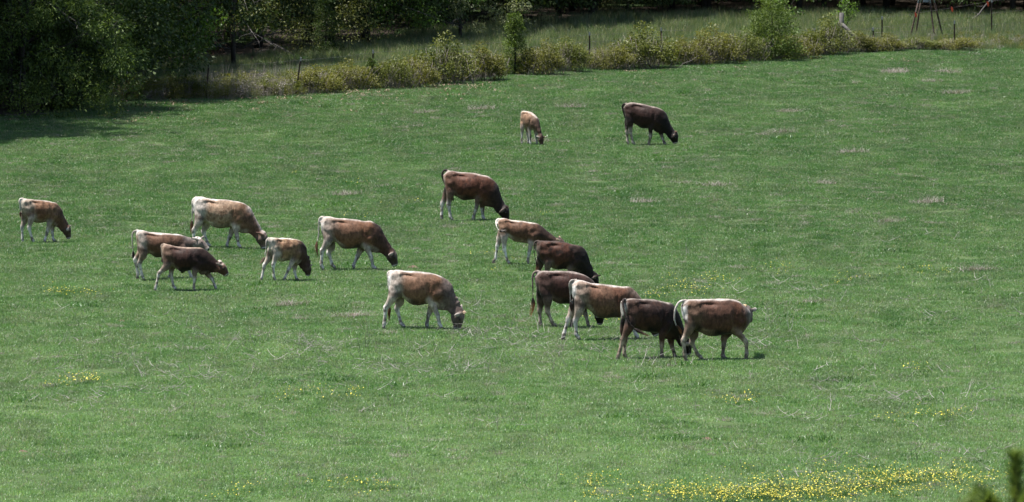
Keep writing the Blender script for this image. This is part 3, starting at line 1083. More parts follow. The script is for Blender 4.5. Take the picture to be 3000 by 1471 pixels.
for k, (px, py, w, h, lab) in enumerate(BUSH):
    g = ground(px, py)
    s = scale_at(g)
    cm, km = BR[k % 5]
    t = thing('bramble_bush', lab, 'bush', (g.x, g.y + .3, hz(g.x, g.y)), 0.0, 'brambles along the wire fence')
    t.rotation_euler = (0, 0, (0, math.pi, .3, math.pi - .3)[k % 4])
    t.scale = (w / s / 1.24 * 1.2, w / s / 1.24, h / s / .95 * 1.12)
    link('leaves', cm, t)
    link('canes', km, t)

# dead grass and canes at the hedge foot
cane_p = [proto('hedge_cane', mesh_fast('hedge_cane', *blades(R8, 46, .30, .22, .62, .005, .010, .35), [CANE])) for k in range(4)]
P = []
for _ in range(620):
    px = R8.choice([R8.uniform(880, 2480), R8.uniform(1100, 1450), R8.uniform(2000, 2350), R8.uniform(2400, 2850)])
    py = float(np.interp(px, [p[0] for p in FENCE_PX], [p[1] for p in FENCE_PX])) + R8.uniform(-8, 6)
    P.append(ground(px, py).xy[:])
P = np.array(P)
s_ = R8.uniform(.5, 1.0, len(P)) * np.where(P[:, 0] > ground(2480, 150).x, .6, 1)
scatter('hedge_canes', 'grey dead canes and stems at the foot of the bramble line', 'dead stems', cane_p, P, R8.uniform(0, 6.28, len(P)), s_, R8.integers(0, 4, len(P)))

# olive weeds that join the brambles into one ragged band
def weed(seed, lmat, w=.34, h=.5):
    rng = np.random.default_rng(seed)
    cl = np.array([(rng.normal(0, w * .6), rng.normal(0, w * .5), h * rng.uniform(.15, 1.0), .10) for _ in range(14)])
    return proto('hedge_weed', mesh_fast('hedge_weed', *leaf_cloud(rng, cl, 26, .05, 1.2, .42, -.3), [lmat]))


weed_p = [weed(91, L_BRAM), weed(92, L_BRAM2), weed(93, L_BRAM), weed(94, STRAW), weed(95, L_BRAM2)]
P, s_ = [], []
for _ in range(780):
    px = R8.uniform(330, 3000)
    py = float(np.interp(px, [p[0] for p in FENCE_PX], [p[1] for p in FENCE_PX])) + R8.uniform(-22, 5)
    P.append(ground(px, py).xy[:])
    s_.append(R8.uniform(.5, 1.25) * (1.0 if px < 2480 else .62))
P = np.array(P)
scatter('hedge_weeds', 'ragged olive and straw weeds filling the fence line between the brambles', 'weeds', weed_p, P, R8.uniform(0, 6.28, len(P)), np.array(s_), R8.integers(0, 5, len(P)))

# cedars and saplings in the fence line
C_PT = cedar_meshes('fence_cedar', 51, 2.05, .50, L_FCED, 52, 95, .075, .6)
C_RD = cedar_meshes('round_cedar', 52, 2.15, 1.25, L_FCED, 85, 130, .08, .33)
C_SM = cedar_meshes('cedar_sapling', 53, .95, .22, L_CEDAR, 24, 90, .065)
place_tree('fence_cedar', 'pointed green cedar in the middle of the bramble line', 'cedar', 1508, 222, C_PT, .5, 1.0, .3, 'cedars in the fence line')
place_tree('fence_cedar', 'big round cedar draped with vines beside the wooden corner post', 'cedar', 2262, 178, C_RD, .2, 1.0, .3, 'cedars in the fence line')
place_tree('cedar_sapling', 'small dark cedar sapling under the fourth fence post', 'sapling', 1090, 262, C_SM, .2, 1.0, .0, 'cedars in the fence line')


def sapling(name, label, px, py, h, lmat, seed, leaf=.08, n=16, per=26, R_=.28):
    rng = np.random.default_rng(seed)
    cl = np.array([(rng.normal(0, R_ * .6), rng.normal(0, R_ * .6), h * rng.uniform(.35, 1.0), .14) for _ in range(n)])
    limbs = [((0, 0, -.1), (0, 0, h * .95), .016, .006, .02)] + [((0, 0, c_[2] * .75), tuple(c_[:3]), .007, .003, .03) for c_ in cl]
    g = ground(px, py)
    t = thing(name, label, 'sapling', (g.x, g.y, hz(g.x, g.y)), 0)
    link('stem', mesh_np(name + '_stem', *limb_tubes(rng, limbs, 4), [BARK]), t)
    link('leaves', mesh_fast(name + '_leaves', *leaf_cloud(rng, cl, per, leaf, 1.0, .5, .2), [lmat]), t)


sapling('leafy_sapling', 'slender pale green sapling against the dark wood, right of the pointed cedar', 1585, 90, .95, L_PALE, 61, .07)
sapling('leafy_sapling', 'fresh green feathery sapling rising behind the wooden corner post', 2482, 120, 1.55, L_BRIGHT, 62, .07, 22, 34, .34)
sapling('leafy_sapling', 'light green sprig on top of the big round cedar', 2300, 160, 2.25, L_BRIGHT, 63, .09, 16, 26, .40)
sapling('leafy_sapling', 'green sapling in the tall grass left of the second fence post', 505, 232, .75, L_BRIGHT, 64, .07)
sapling('leafy_sapling', 'small blue-green sapling in the grass between the first two fence posts', 500, 255, .5, L_CEDAR, 65, .06, 12, 20, .15)
sapling('leafy_sapling', 'bright small plant in tall grass right of the slender sapling', 1745, 98, .35, L_PALE, 66, .07, 8, 16, .18)

# a dead bough leaning out of the wood at the upper right
rng = np.random.default_rng(71)
g = ground(2830, 74)
s = scale_at(g)
db = thing('dead_bough', 'pale dead bough leaning out of the wood at the upper right', 'branch', (g.x, g.y, hz(g.x, g.y)))
p = [np.array(((x - 2830) / s, .1 * i, (74 - y) / s)) for i, (x, y) in enumerate([(2826, 76), (2850, 58), (2868, 44), (2885, 22), (2906, 0), (2940, -30)])]
Vb, Fb = loft(tube(catmull(p, 3), np.linspace(.035, .02, 16), np.linspace(.035, .02, 16), 8))
link('bough', mesh_np('bough', Vb, Fb, [BAREW]), db)
lb = [(p[2], p[2] + np.array((-.25, 0, .10)), .014, .005, .06), (p[2], p[2] + np.array((-.12, .05, -.22)), .012, .005, .06), (p[3], p[3] + np.array((-.3, 0, .02)), .012, .004, .06), (p[1], p[1] + np.array((.22, -.05, .12)), .010, .004, .06)]
for l_ in lb:
    link('twig', mesh_np('twig', *limb_tubes(rng, [l_]), [BAREW]), db)

# ------------------------------------------------------------------ young pine close to the camera
PN = leaf_mat('pine_needle', (0.060, 0.11, 0.028), (0.20, 0.27, 0.08), .4, .5, 4)
PB = plain_mat('pine_shoot', (0.12, 0.075, 0.045), 0.8, 0.3, 30)
D_P = 62.0
d_ = ray(2978, 1345)
t_ = D_P / d_.y
tip = np.array((d_.x * t_, d_.y * t_, CAM_H + d_.z * t_))
pine = thing('pine_tree', 'young pine top poking into the lower right corner, out of focus', 'pine', (tip[0], tip[1], hz(tip[0], tip[1])))
HT = tip[2]
rng = np.random.default_rng(81)
limbs = [((0, 0, -.3), (0, 0, HT * .55), .11, .07, .004), ((0, 0, HT * .54), (0, 0, HT - .02), .07, .010, .003)]
shoots = [(np.array((0, 0, HT - .45)), np.array((0, 0, HT)))]
for k, (dz, L, nb) in enumerate([(.42, .30, 5), (.62, .42, 5), (.95, .55, 6), (1.35, .75, 6), (1.9, .95, 6), (2.6, 1.2, 6), (3.4, 1.4, 6), (4.3, 1.5, 6), (5.3, 1.6, 6), (6.3, 1.6, 6)]):
    for j in range(nb):
        a = 6.28 * j / nb + k * .9 + rng.uniform(-.2, .2)
        if k == 0 and j == 0:
            a = math.pi
        p0 = np.array((0, 0, HT - dz - .12))
        p1 = p0 + np.array((math.cos(a) * L, math.sin(a) * L, L * .75))
        limbs.append((p0, p1, .012 + .006 * k, .006, .02))
        shoots.append((p0 + (p1 - p0) * .3, p1))
Vn, Tn = [], []
for p0, p1 in shoots:
    n_ = 1100
    t = rng.uniform(0, 1, n_)
    P = p0 + np.outer(t, p1 - p0)
    ax_ = (p1 - p0) / np.linalg.norm(p1 - p0)
    dd = rng.normal(0, 1, (n_, 3))
    dd -= np.outer(dd @ ax_, ax_)
    dd /= np.linalg.norm(dd, axis=1)[:, None]
    dd = dd * .75 + ax_ * .75
    L = rng.uniform(.09, .16, n_)[:, None]
    sd = np.cross(dd, rng.normal(0, 1, (n_, 3)))
    sd /= np.linalg.norm(sd, axis=1)[:, None]
    V_ = np.stack([P - sd * .0032, P + sd * .0032, P + dd * L + np.array((0, 0, -.012))], 1)
    o = len(Vn) * 3
    Vn.append(V_)
Vn = np.concatenate(Vn).reshape(-1, 3)
link('trunk', mesh_np('pine_trunk', *limb_tubes(rng, limbs), [PB]), pine)
link('needles', mesh_fast('pine_needles', Vn, np.arange(len(Vn)).reshape(-1, 3), [PN]), pine)

# ------------------------------------------------------------------ cattle
def fur_mat():
    m, nt, b = new_mat('cattle_fur')
    at = node(nt, 'ShaderNodeAttribute', attribute_name='fur')
    tc = node(nt, 'ShaderNodeTexCoord')
    mp = node(nt, 'ShaderNodeMapping')
    mp.inputs['Scale'].default_value = (1.0, 1.0, 0.45)
    nt.links.new(tc.outputs['Object'], mp.inputs[0])
    n1 = noise_tex(nt, 17, 6, mp.outputs[0], 0.62, 0.6)
    n2 = noise_tex(nt, 70, 3, mp.outputs[0], 0.6)
    f1 = ramp(nt, n1, [(0.30, (0.50, 0.49, 0.48)), (0.74, (1.42, 1.42, 1.42))])
    f2 = ramp(nt, n2, [(0.3, (0.86, 0.86, 0.86)), (0.7, (1.12, 1.12, 1.12))])
    c = mixc(nt, 1.0, at.outputs['Color'], f1, 'MULTIPLY')
    c = mixc(nt, 1.0, c, f2, 'MULTIPLY')
    n4 = noise_tex(nt, 6.0, 4, tc.outputs['Object'], 0.6, 0.8)
    c = mixc(nt, 1.0, c, ramp(nt, n4, [(0.34, (0.70, 0.68, 0.66)), (0.68, (1.24, 1.24, 1.24))]), 'MULTIPLY')
    nt.links.new(c, b.inputs['Base Color'])
    b.inputs['Roughness'].default_value = 0.62
    b.inputs['Specular IOR Level'].default_value = 0.18
    b.inputs['Sheen Weight'].default_value = 0.08
    b.inputs['Sheen Roughness'].default_value = 0.5
    bp = node(nt, 'ShaderNodeBump')
    bp.inputs['Strength'].default_value = 0.55
    bp.inputs['Distance'].default_value = 0.02
    nt.links.new(n1, bp.inputs['Height'])
    nt.links.new(bp.outputs[0], b.inputs['Normal'])
    return m


FUR = fur_mat()
HOOF = plain_mat('hoof_horn', (0.13, 0.11, 0.095), 0.6, 0.3, 60)
EYE = plain_mat('eye_dark', (0.008, 0.006, 0.006), 0.15, 0.1, 5)
HAIR_MATS = {}


def hair_mat(c0, c1):
    key = (tuple(c0), tuple(c1))
    if key not in HAIR_MATS:
        m, nt, b = new_mat('tail_hair')
        at = node(nt, 'ShaderNodeAttribute', attribute_name='tip')
        c = ramp(nt, at.outputs['Fac'], [(0.25, srgb(*c0)), (0.9, srgb(*c1))])
        nt.links.new(c, b.inputs['Base Color'])
        b.inputs['Roughness'].default_value = 0.6
        HAIR_MATS[key] = m
    return HAIR_MATS[key]


class Soup:
    def __init__(self):
        self.V, self.F = [], []

    def add(self, V, Fc):
        o = len(self.V)
        self.V += [tuple(v) for v in V]
        self.F += [tuple(i + o for i in f) for f in Fc]


def remeshed(soup, voxel, smooth_it=6):
    me = mesh_np('tmp', soup.V, soup.F, smooth=False)
    o = bpy.data.objects.new('tmp', me)
    COL.objects.link(o)
    m = o.modifiers.new('r', 'REMESH')
    m.mode = 'VOXEL'
    m.voxel_size = voxel
    s = o.modifiers.new('s', 'SMOOTH')
    s.factor = 0.5
    s.iterations = smooth_it
    dg = bpy.context.evaluated_depsgraph_get()
    ev = o.evaluated_get(dg)
    out = bpy.data.meshes.new_from_object(ev)
    bpy.data.objects.remove(o)
    bpy.data.meshes.remove(me)
    return out


def np_noise(P, sc, seed=0.0):
    return np.array([noise.noise(Vector((p[0] * sc + seed, p[1] * sc - seed, p[2] * sc + 2 * seed))) for p in P])


TORSO_W = np.array([[0, .085], [.1, .165], [.24, .205], [.36, .205], [.52, .255], [.68, .25], [.82, .205], [1, .155]])
NECK_W = np.array([[0, .155], [.35, .115], [.7, .088], [1, .078]])


def make_cow(name, c):
    x0, y0, zm = c['crop']
    yaw = math.radians(c['yaw'])
    yg = c['yg']
    pairs = np.array(c['pairs'], float)                      # (k,2,2) top and bottom outline
    nt_ = c.get('nt', 8)
    xm = 0.5 * (pairs[0, :, 0].mean() + pairs[nt_, :, 0].mean())
    org = ground(x0 + xm / zm, y0 + yg / zm)
    S = scale_at(org) * zm
    cy, sy = math.cos(yaw), math.sin(yaw)
    GR = (CAM_H / org.length) * 1.0                           # how far the ground rises in the picture per metre of depth

    def loc(p, Y=0.0):
        X = ((p[0] - xm) / S + Y * sy) / cy
        d = X * sy + Y * cy
        return np.array((X, Y, (yg - p[1]) / S - GR * d))

    top_z = max(loc(p[0])[2] for p in pairs)
    sz = c.get('sz', top_z / 1.30)
    wf = c.get('wf', 1.0)
    ny = c.get('neckY', {})
    soup = Soup()
    # --- torso and neck: one loft
    rows = []
    k = len(pairs)
    for i in range(k):
        Y = ny.get(i, 0.0)
        a, b = loc(pairs[i, 0], Y), loc(pairs[i, 1], Y)
        if i <= nt_:
            w = np.interp(i / nt_, TORSO_W[:, 0], TORSO_W[:, 1])
        else:
            w = np.interp((i - nt_) / (k - 1 - nt_), NECK_W[:, 0], NECK_W[:, 1])
        rows.append(np.concatenate([a, b, [w * sz * wf, i]]))
    R = catmull(rows, 4)
    TOPS, BOTS, WID, IDX = R[:, :3], R[:, 3:6], R[:, 6], R[:, 7]
    CEN = 0.5 * (TOPS + BOTS)
    HALF = 0.5 * np.linalg.norm(TOPS - BOTS, axis=1)
    UPD = (TOPS - BOTS) / (2 * HALF[:, None])
    n = 28
    a = np.linspace(0, 2 * math.pi, n, endpoint=False)
    v = np.cos(a)
    s = np.sin(a)
    rings = []
    for i in range(len(R)):
        nk = smooth(IDX[i], nt_ - 0.5, nt_ + 1.5)
        lat = np.sign(s) * np.abs(s) ** (0.78 * (1 - nk) + 1.0 * nk)
        lat *= 1 - (0.26 * (1 - nk) + 0.30 * nk) * np.clip(v, 0, 1) ** 2
        lat *= 1 - (0.10 + 0.45 * smooth(IDX[i], nt_ - 2.2, nt_ + 1)) * np.clip(-v, 0, 1) ** 1.5
        prev = CEN[min(i + 1, len(R) - 1)] - CEN[max(i - 1, 0)]
        side = np.cross(UPD[i], prev)
        side = side / (np.linalg.norm(side) + 1e-9)
        if side[1] < 0:
            side = -side
        rings.append(CEN[i] + v[:, None] * UPD[i] * HALF[i] + (lat * WID[i])[:, None] * side)
    soup.add(*loft(np.array(rings)))
    # --- head
    hY0, hY1 = c.get('headY', (ny.get(k - 1, 0.0),) * 2)
    H0, H1 = loc(c['head'][0], hY0), loc(c['head'][1], hY1)
    ht = c['head'][2] / S
    ax = H1 - H0
    L = np.linalg.norm(ax)
    ax = ax / L
    hs = np.array((0, 1.0, 0)) if 'headside' not in c else np.array(c['headside'], float)
    hs = hs - hs.dot(ax) * ax
    hs /= np.linalg.norm(hs)
    front = np.cross(hs, ax)                                  # forehead side
    if front[0] * abs(ax[2]) + front[2] * abs(ax[0]) < 0 and 'headside' not in c:
        front = -front
    tt = np.array([-.22, -.08, .08, .25, .42, .58, .72, .85, .94, 1.0, 1.04])
    th = np.array([.42, .78, .97, 1.0, .90, .78, .66, .60, .56, .46, .25])
    ww = np.array([.35, .60, .80, .92, .80, .64, .54, .54, .54, .46, .22])
    fo = np.array([.10, .10, .05, .00, .02, .05, .07, .05, .02, .0, .0])  # forehead kept straight
    rr = []
    aa = np.linspace(0, 2 * math.pi, 20, endpoint=False)
    for t_, h_, w_, f_ in zip(tt, th, ww, fo):
        cc = H0 + ax * L * t_ + front * ht * f_
        rr.append(cc + np.outer(np.cos(aa) * h_ * ht, front) + np.outer(np.sign(np.sin(aa)) * np.abs(np.sin(aa)) ** .85 * w_ * ht * (1 - .22 * np.clip(-np.cos(aa), 0, 1)), hs))
    soup.add(*loft(np.array(rr)))
    # neck-to-head bridge
    C2 = np.array([CEN[-4], CEN[-1], H0 + front * 0.1 * ht, H0 + ax * L * 0.2])
    soup.add(*loft(tube(C2, np.array([HALF[-4] * .9, HALF[-1] * .95, ht * .85, ht * .7]), np.array([WID[-4] * .9, WID[-1], ht * .72, ht * .7]), 16)))
    # poll
    PT = H0 - ax * L * 0.10 + front * ht * 0.62
    soup.add(*loft(tube(np.array([PT - ax * .06 * sz, PT, PT + ax * .06 * sz]), [.03 * sz, .055 * sz, .035 * sz], [.04 * sz, .07 * sz, .05 * sz], 10)))
    nb = CEN[-5] + UPD[-5] * HALF[-5] * .5
    soup.add(*loft(tube(np.array([nb, CEN[-1] + UPD[-1] * HALF[-1] * .42, PT * .6 + (CEN[-1] + UPD[-1] * HALF[-1] * .4) * .4, PT]), np.array([HALF[-5] * .45, HALF[-1] * .55, .07 * sz, .05 * sz]), np.array([WID[-5] * .6, WID[-1] * .75, .07 * sz, .06 * sz]), 12)))
    # ears
    ears = []
    for which, Yb in (('near', -1), ('far', 1)):
        e = c.get('ears', {}).get(which)
        if e is None:
            continue
        yb = hY0 + Yb * (0.62 * ht)
        b_ = H0 - ax * L * 0.04 + front * ht * 0.42 + hs * Yb * 0.72 * ht * (1 if hs[1] > 0 else -1)
        tip = loc(e, b_[1] + Yb * c.get('earY', .05) * sz)
        d = tip - b_
        ln = np.linalg.norm(d)
        mx = c.get('earL', .20) * sz
        if ln > mx:
            tip = b_ + d / ln * mx
        P = catmull([b_ - d / max(ln, .01) * .03, b_ * .72 + tip * .28, b_ * .35 + tip * .65, tip], 4)
        tpar = np.linspace(0, 1, len(P))
        wd = np.interp(tpar, [0, .3, .62, .88, 1], [.020, .034, .040, .026, .008]) * sz * (1.5 if 'earL' in c else 1.0)
        thk = np.interp(tpar, [0, .5, 1], [.022, .017, .010]) * sz
        dd = (tip - b_)
        sd = np.cross(dd, np.array((0.25, -1.0, 0.1)))
        soup.add(*loft(tube(P, thk, wd, 12, side=sd)))
        ears.append(P)
    # --- legs
    legs = {}
    HR = [(.118, .080), (.116, .085), (.074, .058), (.064, .047), (.045, .038), (.040, .035), (.047, .043), (.043, .042), (.050, .046)]
    FR = [(.13, .06), (.088, .066), (.062, .052), (.056, .050), (.044, .039), (.040, .036), (.046, .043), (.042, .042), (.049, .045)]
    lf = c.get('lf', 1.0)
    for key in ('HN', 'HF', 'FN', 'FF'):
        pts = c[key]
        near = -1 if key[1] == 'N' else 1
        hind = key[0] == 'H'
        ys = np.array([.085, .135, .125, .125, .125] if hind else [.13, .135, .12, .115, .115]) * sz * near
        P = np.array([loc(p, y) for p, y in zip(pts, ys)])
        lift = c.get('lift', {}).get(key, 0.0)
        dz = P[-1, 2] - lift
        wgt = np.array([0, .35, .7, 1, 1.0])
        P[:, 2] -= dz * wgt
        legs[key] = P
        A, B, C_, D, E = P
        E2 = E + np.array((0, 0, .045 * sz))
        if hind:
            A[0] = max(A[0], CEN[1, 0] + .125 * sz)
            B[0] = max(B[0], CEN[0, 0] + .02 * sz)
        A0 = A + np.array((.05 if hind else .02, -.04 * near, .12 if hind else .10)) * sz
        chain = [A0, A, B, B * .42 + C_ * .58, C_, C_ * .72 + D * .28, C_ * .35 + D * .65, D, D * .45 + E2 * .55, E2]
        rad = np.array([(.05, .03)] + (HR if hind else FR)) * sz * lf
        rad[:4] /= lf ** 0.7
        Q = catmull(np.hstack([np.array(chain), rad]), 3)
        soup.add(*loft(tube(Q[:, :3], Q[:, 3], Q[:, 4], 14)))
        if hind:                                              # point of the hock
            hk = C_ + np.array((-.045, 0, .035)) * sz
            soup.add(*loft(tube(np.array([C_ * .6 + B * .4, hk, C_ + np.array((-.02, 0, -.05)) * sz]), np.array([.02, .028, .02]) * sz, np.array([.02, .024, .02]) * sz, 8)))
    # --- tail
    tl = c['tail']
    tY = c.get('tailY', [0.0] * len(tl))
    TP = np.array([loc(p, y) for p, y in zip(tl, tY)])
    TQ = catmull(TP, 6)
    tr_ = np.linspace(.034, .017, len(TQ)) * sz
    soup.add(*loft(tube(TQ, tr_, tr_, 8)))
    # --- sheath / udder bump
    if 'bump' in c:
        bp_ = loc(c['bump'])
        soup.add(*loft(tube(np.array([bp_ + (0.06, 0, .10), bp_ + (.02, 0, .03), bp_]), [.07, .045, .015], [.06, .04, .014], 10)))
    me = remeshed(soup, 0.0165, 5)
    nv = len(me.vertices)
    V = np.empty(nv * 3)
    me.vertices.foreach_get('co', V)
    V = V.reshape(-1, 3)
    # --- anatomical parameters of every vertex
    DX = (V[:, None, [0, 1, 2]] - CEN[None])
    along = (DX * UPD[None]).sum(2)
    dist2 = (DX ** 2).sum(2)
    perp = np.sqrt(np.maximum(dist2 - along ** 2 - V[:, 1:2] ** 2 * 0, 0))
    # nearest station by distance in the run direction
    score = (np.linalg.norm(DX[:, :, [0, 2]], axis=2) - 0.65 * np.abs(along)) / 1.0 + 0.0
    bi = score.argmin(1)
    u = IDX[bi]
    vv = np.clip(along[np.arange(nv), bi] / HALF[bi], -1.3, 1.3)
    hp = ((V - H0) @ ax) / L
    hd = np.linalg.norm(V - H0 - np.outer(hp * L, ax), axis=1) / ht
    hf = ((V - H0) @ front) / ht
    whead = smooth(hp, -.22, .02) * smooth(hd, 1.5, 1.15)
    # legs
    lparam = np.zeros(nv)
    wleg = np.zeros(nv)
    isf = np.zeros(nv)
    for key, P in legs.items():
        seg = []
        best = np.full(nv, 9.0)
        bl = np.zeros(nv)
        for i in range(4):
            ab = P[i + 1] - P[i]
            t = np.clip(((V - P[i]) @ ab) / (ab @ ab), 0, 1)
            d = np.linalg.norm(V - P[i] - t[:, None] * ab, axis=1)
            r = (np.array([.17, .11, .065, .05, .05]) if key[0] == 'H' else np.array([.13, .085, .055, .05, .05])) * sz
            dn = d / (r[i] * (1 - t) + r[i + 1] * t)
            m = dn < best
            best[m] = dn[m]
            bl[m] = i + t[m]
        w = smooth(best, 1.9, 1.1) * smooth(bl, .25, 1.1)
        m = w > wleg
        wleg[m] = w[m]
        lparam[m] = bl[m]
        isf[m] = 0 if key[0] == 'H' else 1
    td = np.full(nv, 9.0)
    for q in TQ[4:]:
        td = np.minimum(td, np.linalg.norm(V - q, axis=1))
    wtail = smooth(td, .055 * sz, .038 * sz)
    wear = np.zeros(nv)
    for P in ears:
        dmin = np.min(np.linalg.norm(V[:, None] - P[None, 3:], axis=2), axis=1)
        wear = np.maximum(wear, smooth(dmin, .055 * sz, .042 * sz) * smooth(np.abs((V - H0) @ hs) / ht, .74, .92))
    # --- shape detail pushed into the surface: hooks, loin hollow, thurl hollow, shoulder, ribs
    sgn = np.sign(V[:, 1])
    side_w = smooth(np.abs(V[:, 1]), .03 * sz, .10 * sz) * (1 - whead) * (1 - wtail)
    g = lambda a_, b_, su, sv: np.exp(-((u - a_) / su) ** 2 - ((vv - b_) / sv) ** 2)
    k8 = nt_ / 8
    dy = (-.046 * g(3.2 * k8, .70, .8 * k8, .10) + .042 * g(2.05 * k8, .78, .33 * k8, .15)
          - .026 * g(1.35 * k8, .34, .75 * k8, .26) + .012 * g(.7 * k8, .72, .35 * k8, .15)
          + .020 * g(7.2 * k8, -.15, .5 * k8, .18) + .018 * g(7.0 * k8, .55, .5 * k8, .3)
          - .030 * g(6.1 * k8, .0, .28 * k8, .5) - .020 * g(2.3 * k8, -.25, .4 * k8, .35))
    rib = smooth(u, 3.6 * k8, 4.3 * k8) * smooth(u, 6.3 * k8, 5.6 * k8) * smooth(vv, -.6, -.2) * smooth(vv, .8, .5)
    dy += rib * .0035 * np.sin((V[:, 0] + .35 * V[:, 2]) / sz * 62)
    V[:, 1] += sgn * dy * sz * side_w
    # coat lumps
    nz = np_noise(V, 9.0, c.get('seed', 1.0))
    no = np.empty(nv * 3)
    me.vertices.foreach_get('normal', no)
    no = no.reshape(-1, 3)
    V += no * (nz * .006 * c.get('shag', 1.0) * (1 - wleg) * (1 - whead))[:, None]
    me.vertices.foreach_set('co', V.ravel())
    # --- coat colours
    C = {kk: srgb(*vv_) for kk, vv_ in c['col'].items()}
    n2 = np_noise(V, 4.0, c.get('seed', 1.0) + 5)
    uu = u + n2 * 1.1
    vn = vv + n2 * 0.22
    col = np.tile(C['flank'], (nv, 1))

    def mix(w, colr):
        nonlocal col
        w = np.clip(w, 0, 1)[:, None]
        col = col * (1 - w) + colr * w
    if 'patch' in C:
        mix(smooth(n2 + .7 * np_noise(V, 11.0, 3.0), .05, .30) * c.get('patchw', .8), C['patch'])
    mix(smooth(uu, 5.3 * k8, 6.6 * k8), C['shoulder'])
    mix(smooth(uu, 3.2 * k8, 1.3 * k8) * c.get('rumpw', 1.0), C['rump'])
    mix(smooth(u, .75 * k8, .15 * k8) * smooth(vv, .95, .6), C.get('butt', C['rump']))
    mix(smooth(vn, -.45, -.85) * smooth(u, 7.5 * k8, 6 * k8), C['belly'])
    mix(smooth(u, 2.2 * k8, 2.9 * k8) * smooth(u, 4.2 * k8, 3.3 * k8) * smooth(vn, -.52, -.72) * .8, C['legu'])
    mix(smooth(vv + .3 * (vn - vv), .86, .97) * smooth(u, nt_ + 1.0, nt_ - .5) * .9, C['top'])  # sun highlight along the spine, painted into the coat as a pale line
    mix(smooth(uu, nt_ - .9, nt_ + .8), C['neck'])
    mix(smooth(uu, nt_ - .6, nt_ + .8) * smooth(vv, .40, .85) * c.get('napew', .8), C['nape'])
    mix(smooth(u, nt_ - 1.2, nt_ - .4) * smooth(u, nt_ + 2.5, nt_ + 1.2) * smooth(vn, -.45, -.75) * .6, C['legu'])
    mix(wleg * smooth(lparam, .45, 1.15), C['legu'])
    mix(wleg * smooth(lparam + n2 * .25, 1.45, 2.05), C['legl'])
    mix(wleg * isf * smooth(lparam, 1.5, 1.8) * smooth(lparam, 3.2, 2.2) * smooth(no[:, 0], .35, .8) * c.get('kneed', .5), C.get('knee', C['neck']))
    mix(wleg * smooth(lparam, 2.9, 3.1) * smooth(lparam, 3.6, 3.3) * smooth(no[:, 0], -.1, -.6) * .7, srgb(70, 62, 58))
    mix(wleg * smooth(lparam, 1.6, 2.0) * smooth(np_noise(V, 13.0, 8.0) + .25 * n2, .05, .30) * .75, srgb(126, 110, 96))
    mix(wtail, C['tail'])
    mix(whead, C['face'])
    mix(whead * smooth(hf, .25, .7) * smooth(hp, .62, .35) * .6, C.get('blaze', C['face']))
    mix(whead * np.exp(-((hp - .36) / .16) ** 2 - ((hf - .35) / .4) ** 2) * .45, C['face'] * .45)
    mix(whead * smooth(hp, .12, -.05) * smooth(hf, .2, .5), C.get('poll', C['face']))
    mix(whead * smooth(hp - .05 * hf, .84, .93), srgb(206, 200, 196) if c.get('muz', True) else C['face'])
    mix(whead * smooth(hp, .95, .99) * smooth(hf, -.2, .1), srgb(38, 33, 33))
    mix(wear, C.get('ear', C['face']))
    col = np.clip(col, 0, 1) ** 1.14
    lum = col @ np.array((.3, .5, .2))
    col = (col * .77 + lum[:, None] * .23) * np.where(lum < .3, .88, 1.0)[:, None]
    col = np.clip(col * (1 + .25 * n2)[:, None], 0.004, .80)
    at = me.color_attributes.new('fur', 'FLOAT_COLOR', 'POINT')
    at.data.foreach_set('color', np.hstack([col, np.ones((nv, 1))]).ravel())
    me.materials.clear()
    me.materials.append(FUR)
    me.polygons.foreach_set('use_smooth', np.ones(len(me.polygons), bool))
    me.polygons.foreach_set('material_index', np.zeros(len(me.polygons), np.int32))
    me.update()
    me.name = name + '_body'
    root = thing(name, c['label'], c['cat'], (org.x, org.y, hz(org.x, org.y)), yaw, 'cattle grazing on the pasture')
    link('body', me, root)
    # --- hooves: two claws each
    for key, P in legs.items():
        E = P[-1]
        Vh, Fh = [], []
        for sd in (-1, 1):
            oy = sd * .022 * sz
            prof = [(-.042, .0), (.058, .0), (.046, .022), (.024, .056), (-.032, .052)]
            b0 = len(Vh)
            for q, w in ((-1, .019), (1, .019)):
                for (px_, pz_) in prof:
                    Vh.append((E[0] + px_ * sz, E[1] + oy + q * w * sz * (1 if pz_ < .05 else .8), E[2] + pz_ * sz - .004))
            m = len(prof)
            Fh.append(tuple(b0 + i for i in range(m)))
            Fh.append(tuple(b0 + m + i for i in reversed(range(m))))
            for i in range(m):
                j = (i + 1) % m
                Fh.append((b0 + j, b0 + i, b0 + m + i, b0 + m + j))
        link('hoof', mesh_np('hoof', Vh, Fh, [HOOF], False), root)
    # --- eyes
    for sd in (-1, 1):
        e = H0 + ax * L * .34 + front * ht * .40 + hs * sd * ht * .74
        rr = []
        r0 = .021 * sz
        for ph in np.linspace(.15, math.pi - .15, 7):
            a_ = np.linspace(0, 2 * math.pi, 10, endpoint=False)
            rr.append(e + np.outer(np.cos(a_) * r0 * 1.25 * math.sin(ph), ax) + np.outer(np.sin(a_) * r0 * math.sin(ph), front) + hs * sd * r0 * math.cos(ph))
        link('eye', mesh_np('eye', *loft(np.array(rr)), [EYE]), root)
    # --- switch of the tail
    sw = c['switch']
    W = np.array([loc(p, y) for p, y in zip(sw, c.get('switchY', [tY[-1]] * len(sw)))])
    rs = random.Random(c.get('seed', 1))
    Vh, Fh, tip = [], [], []
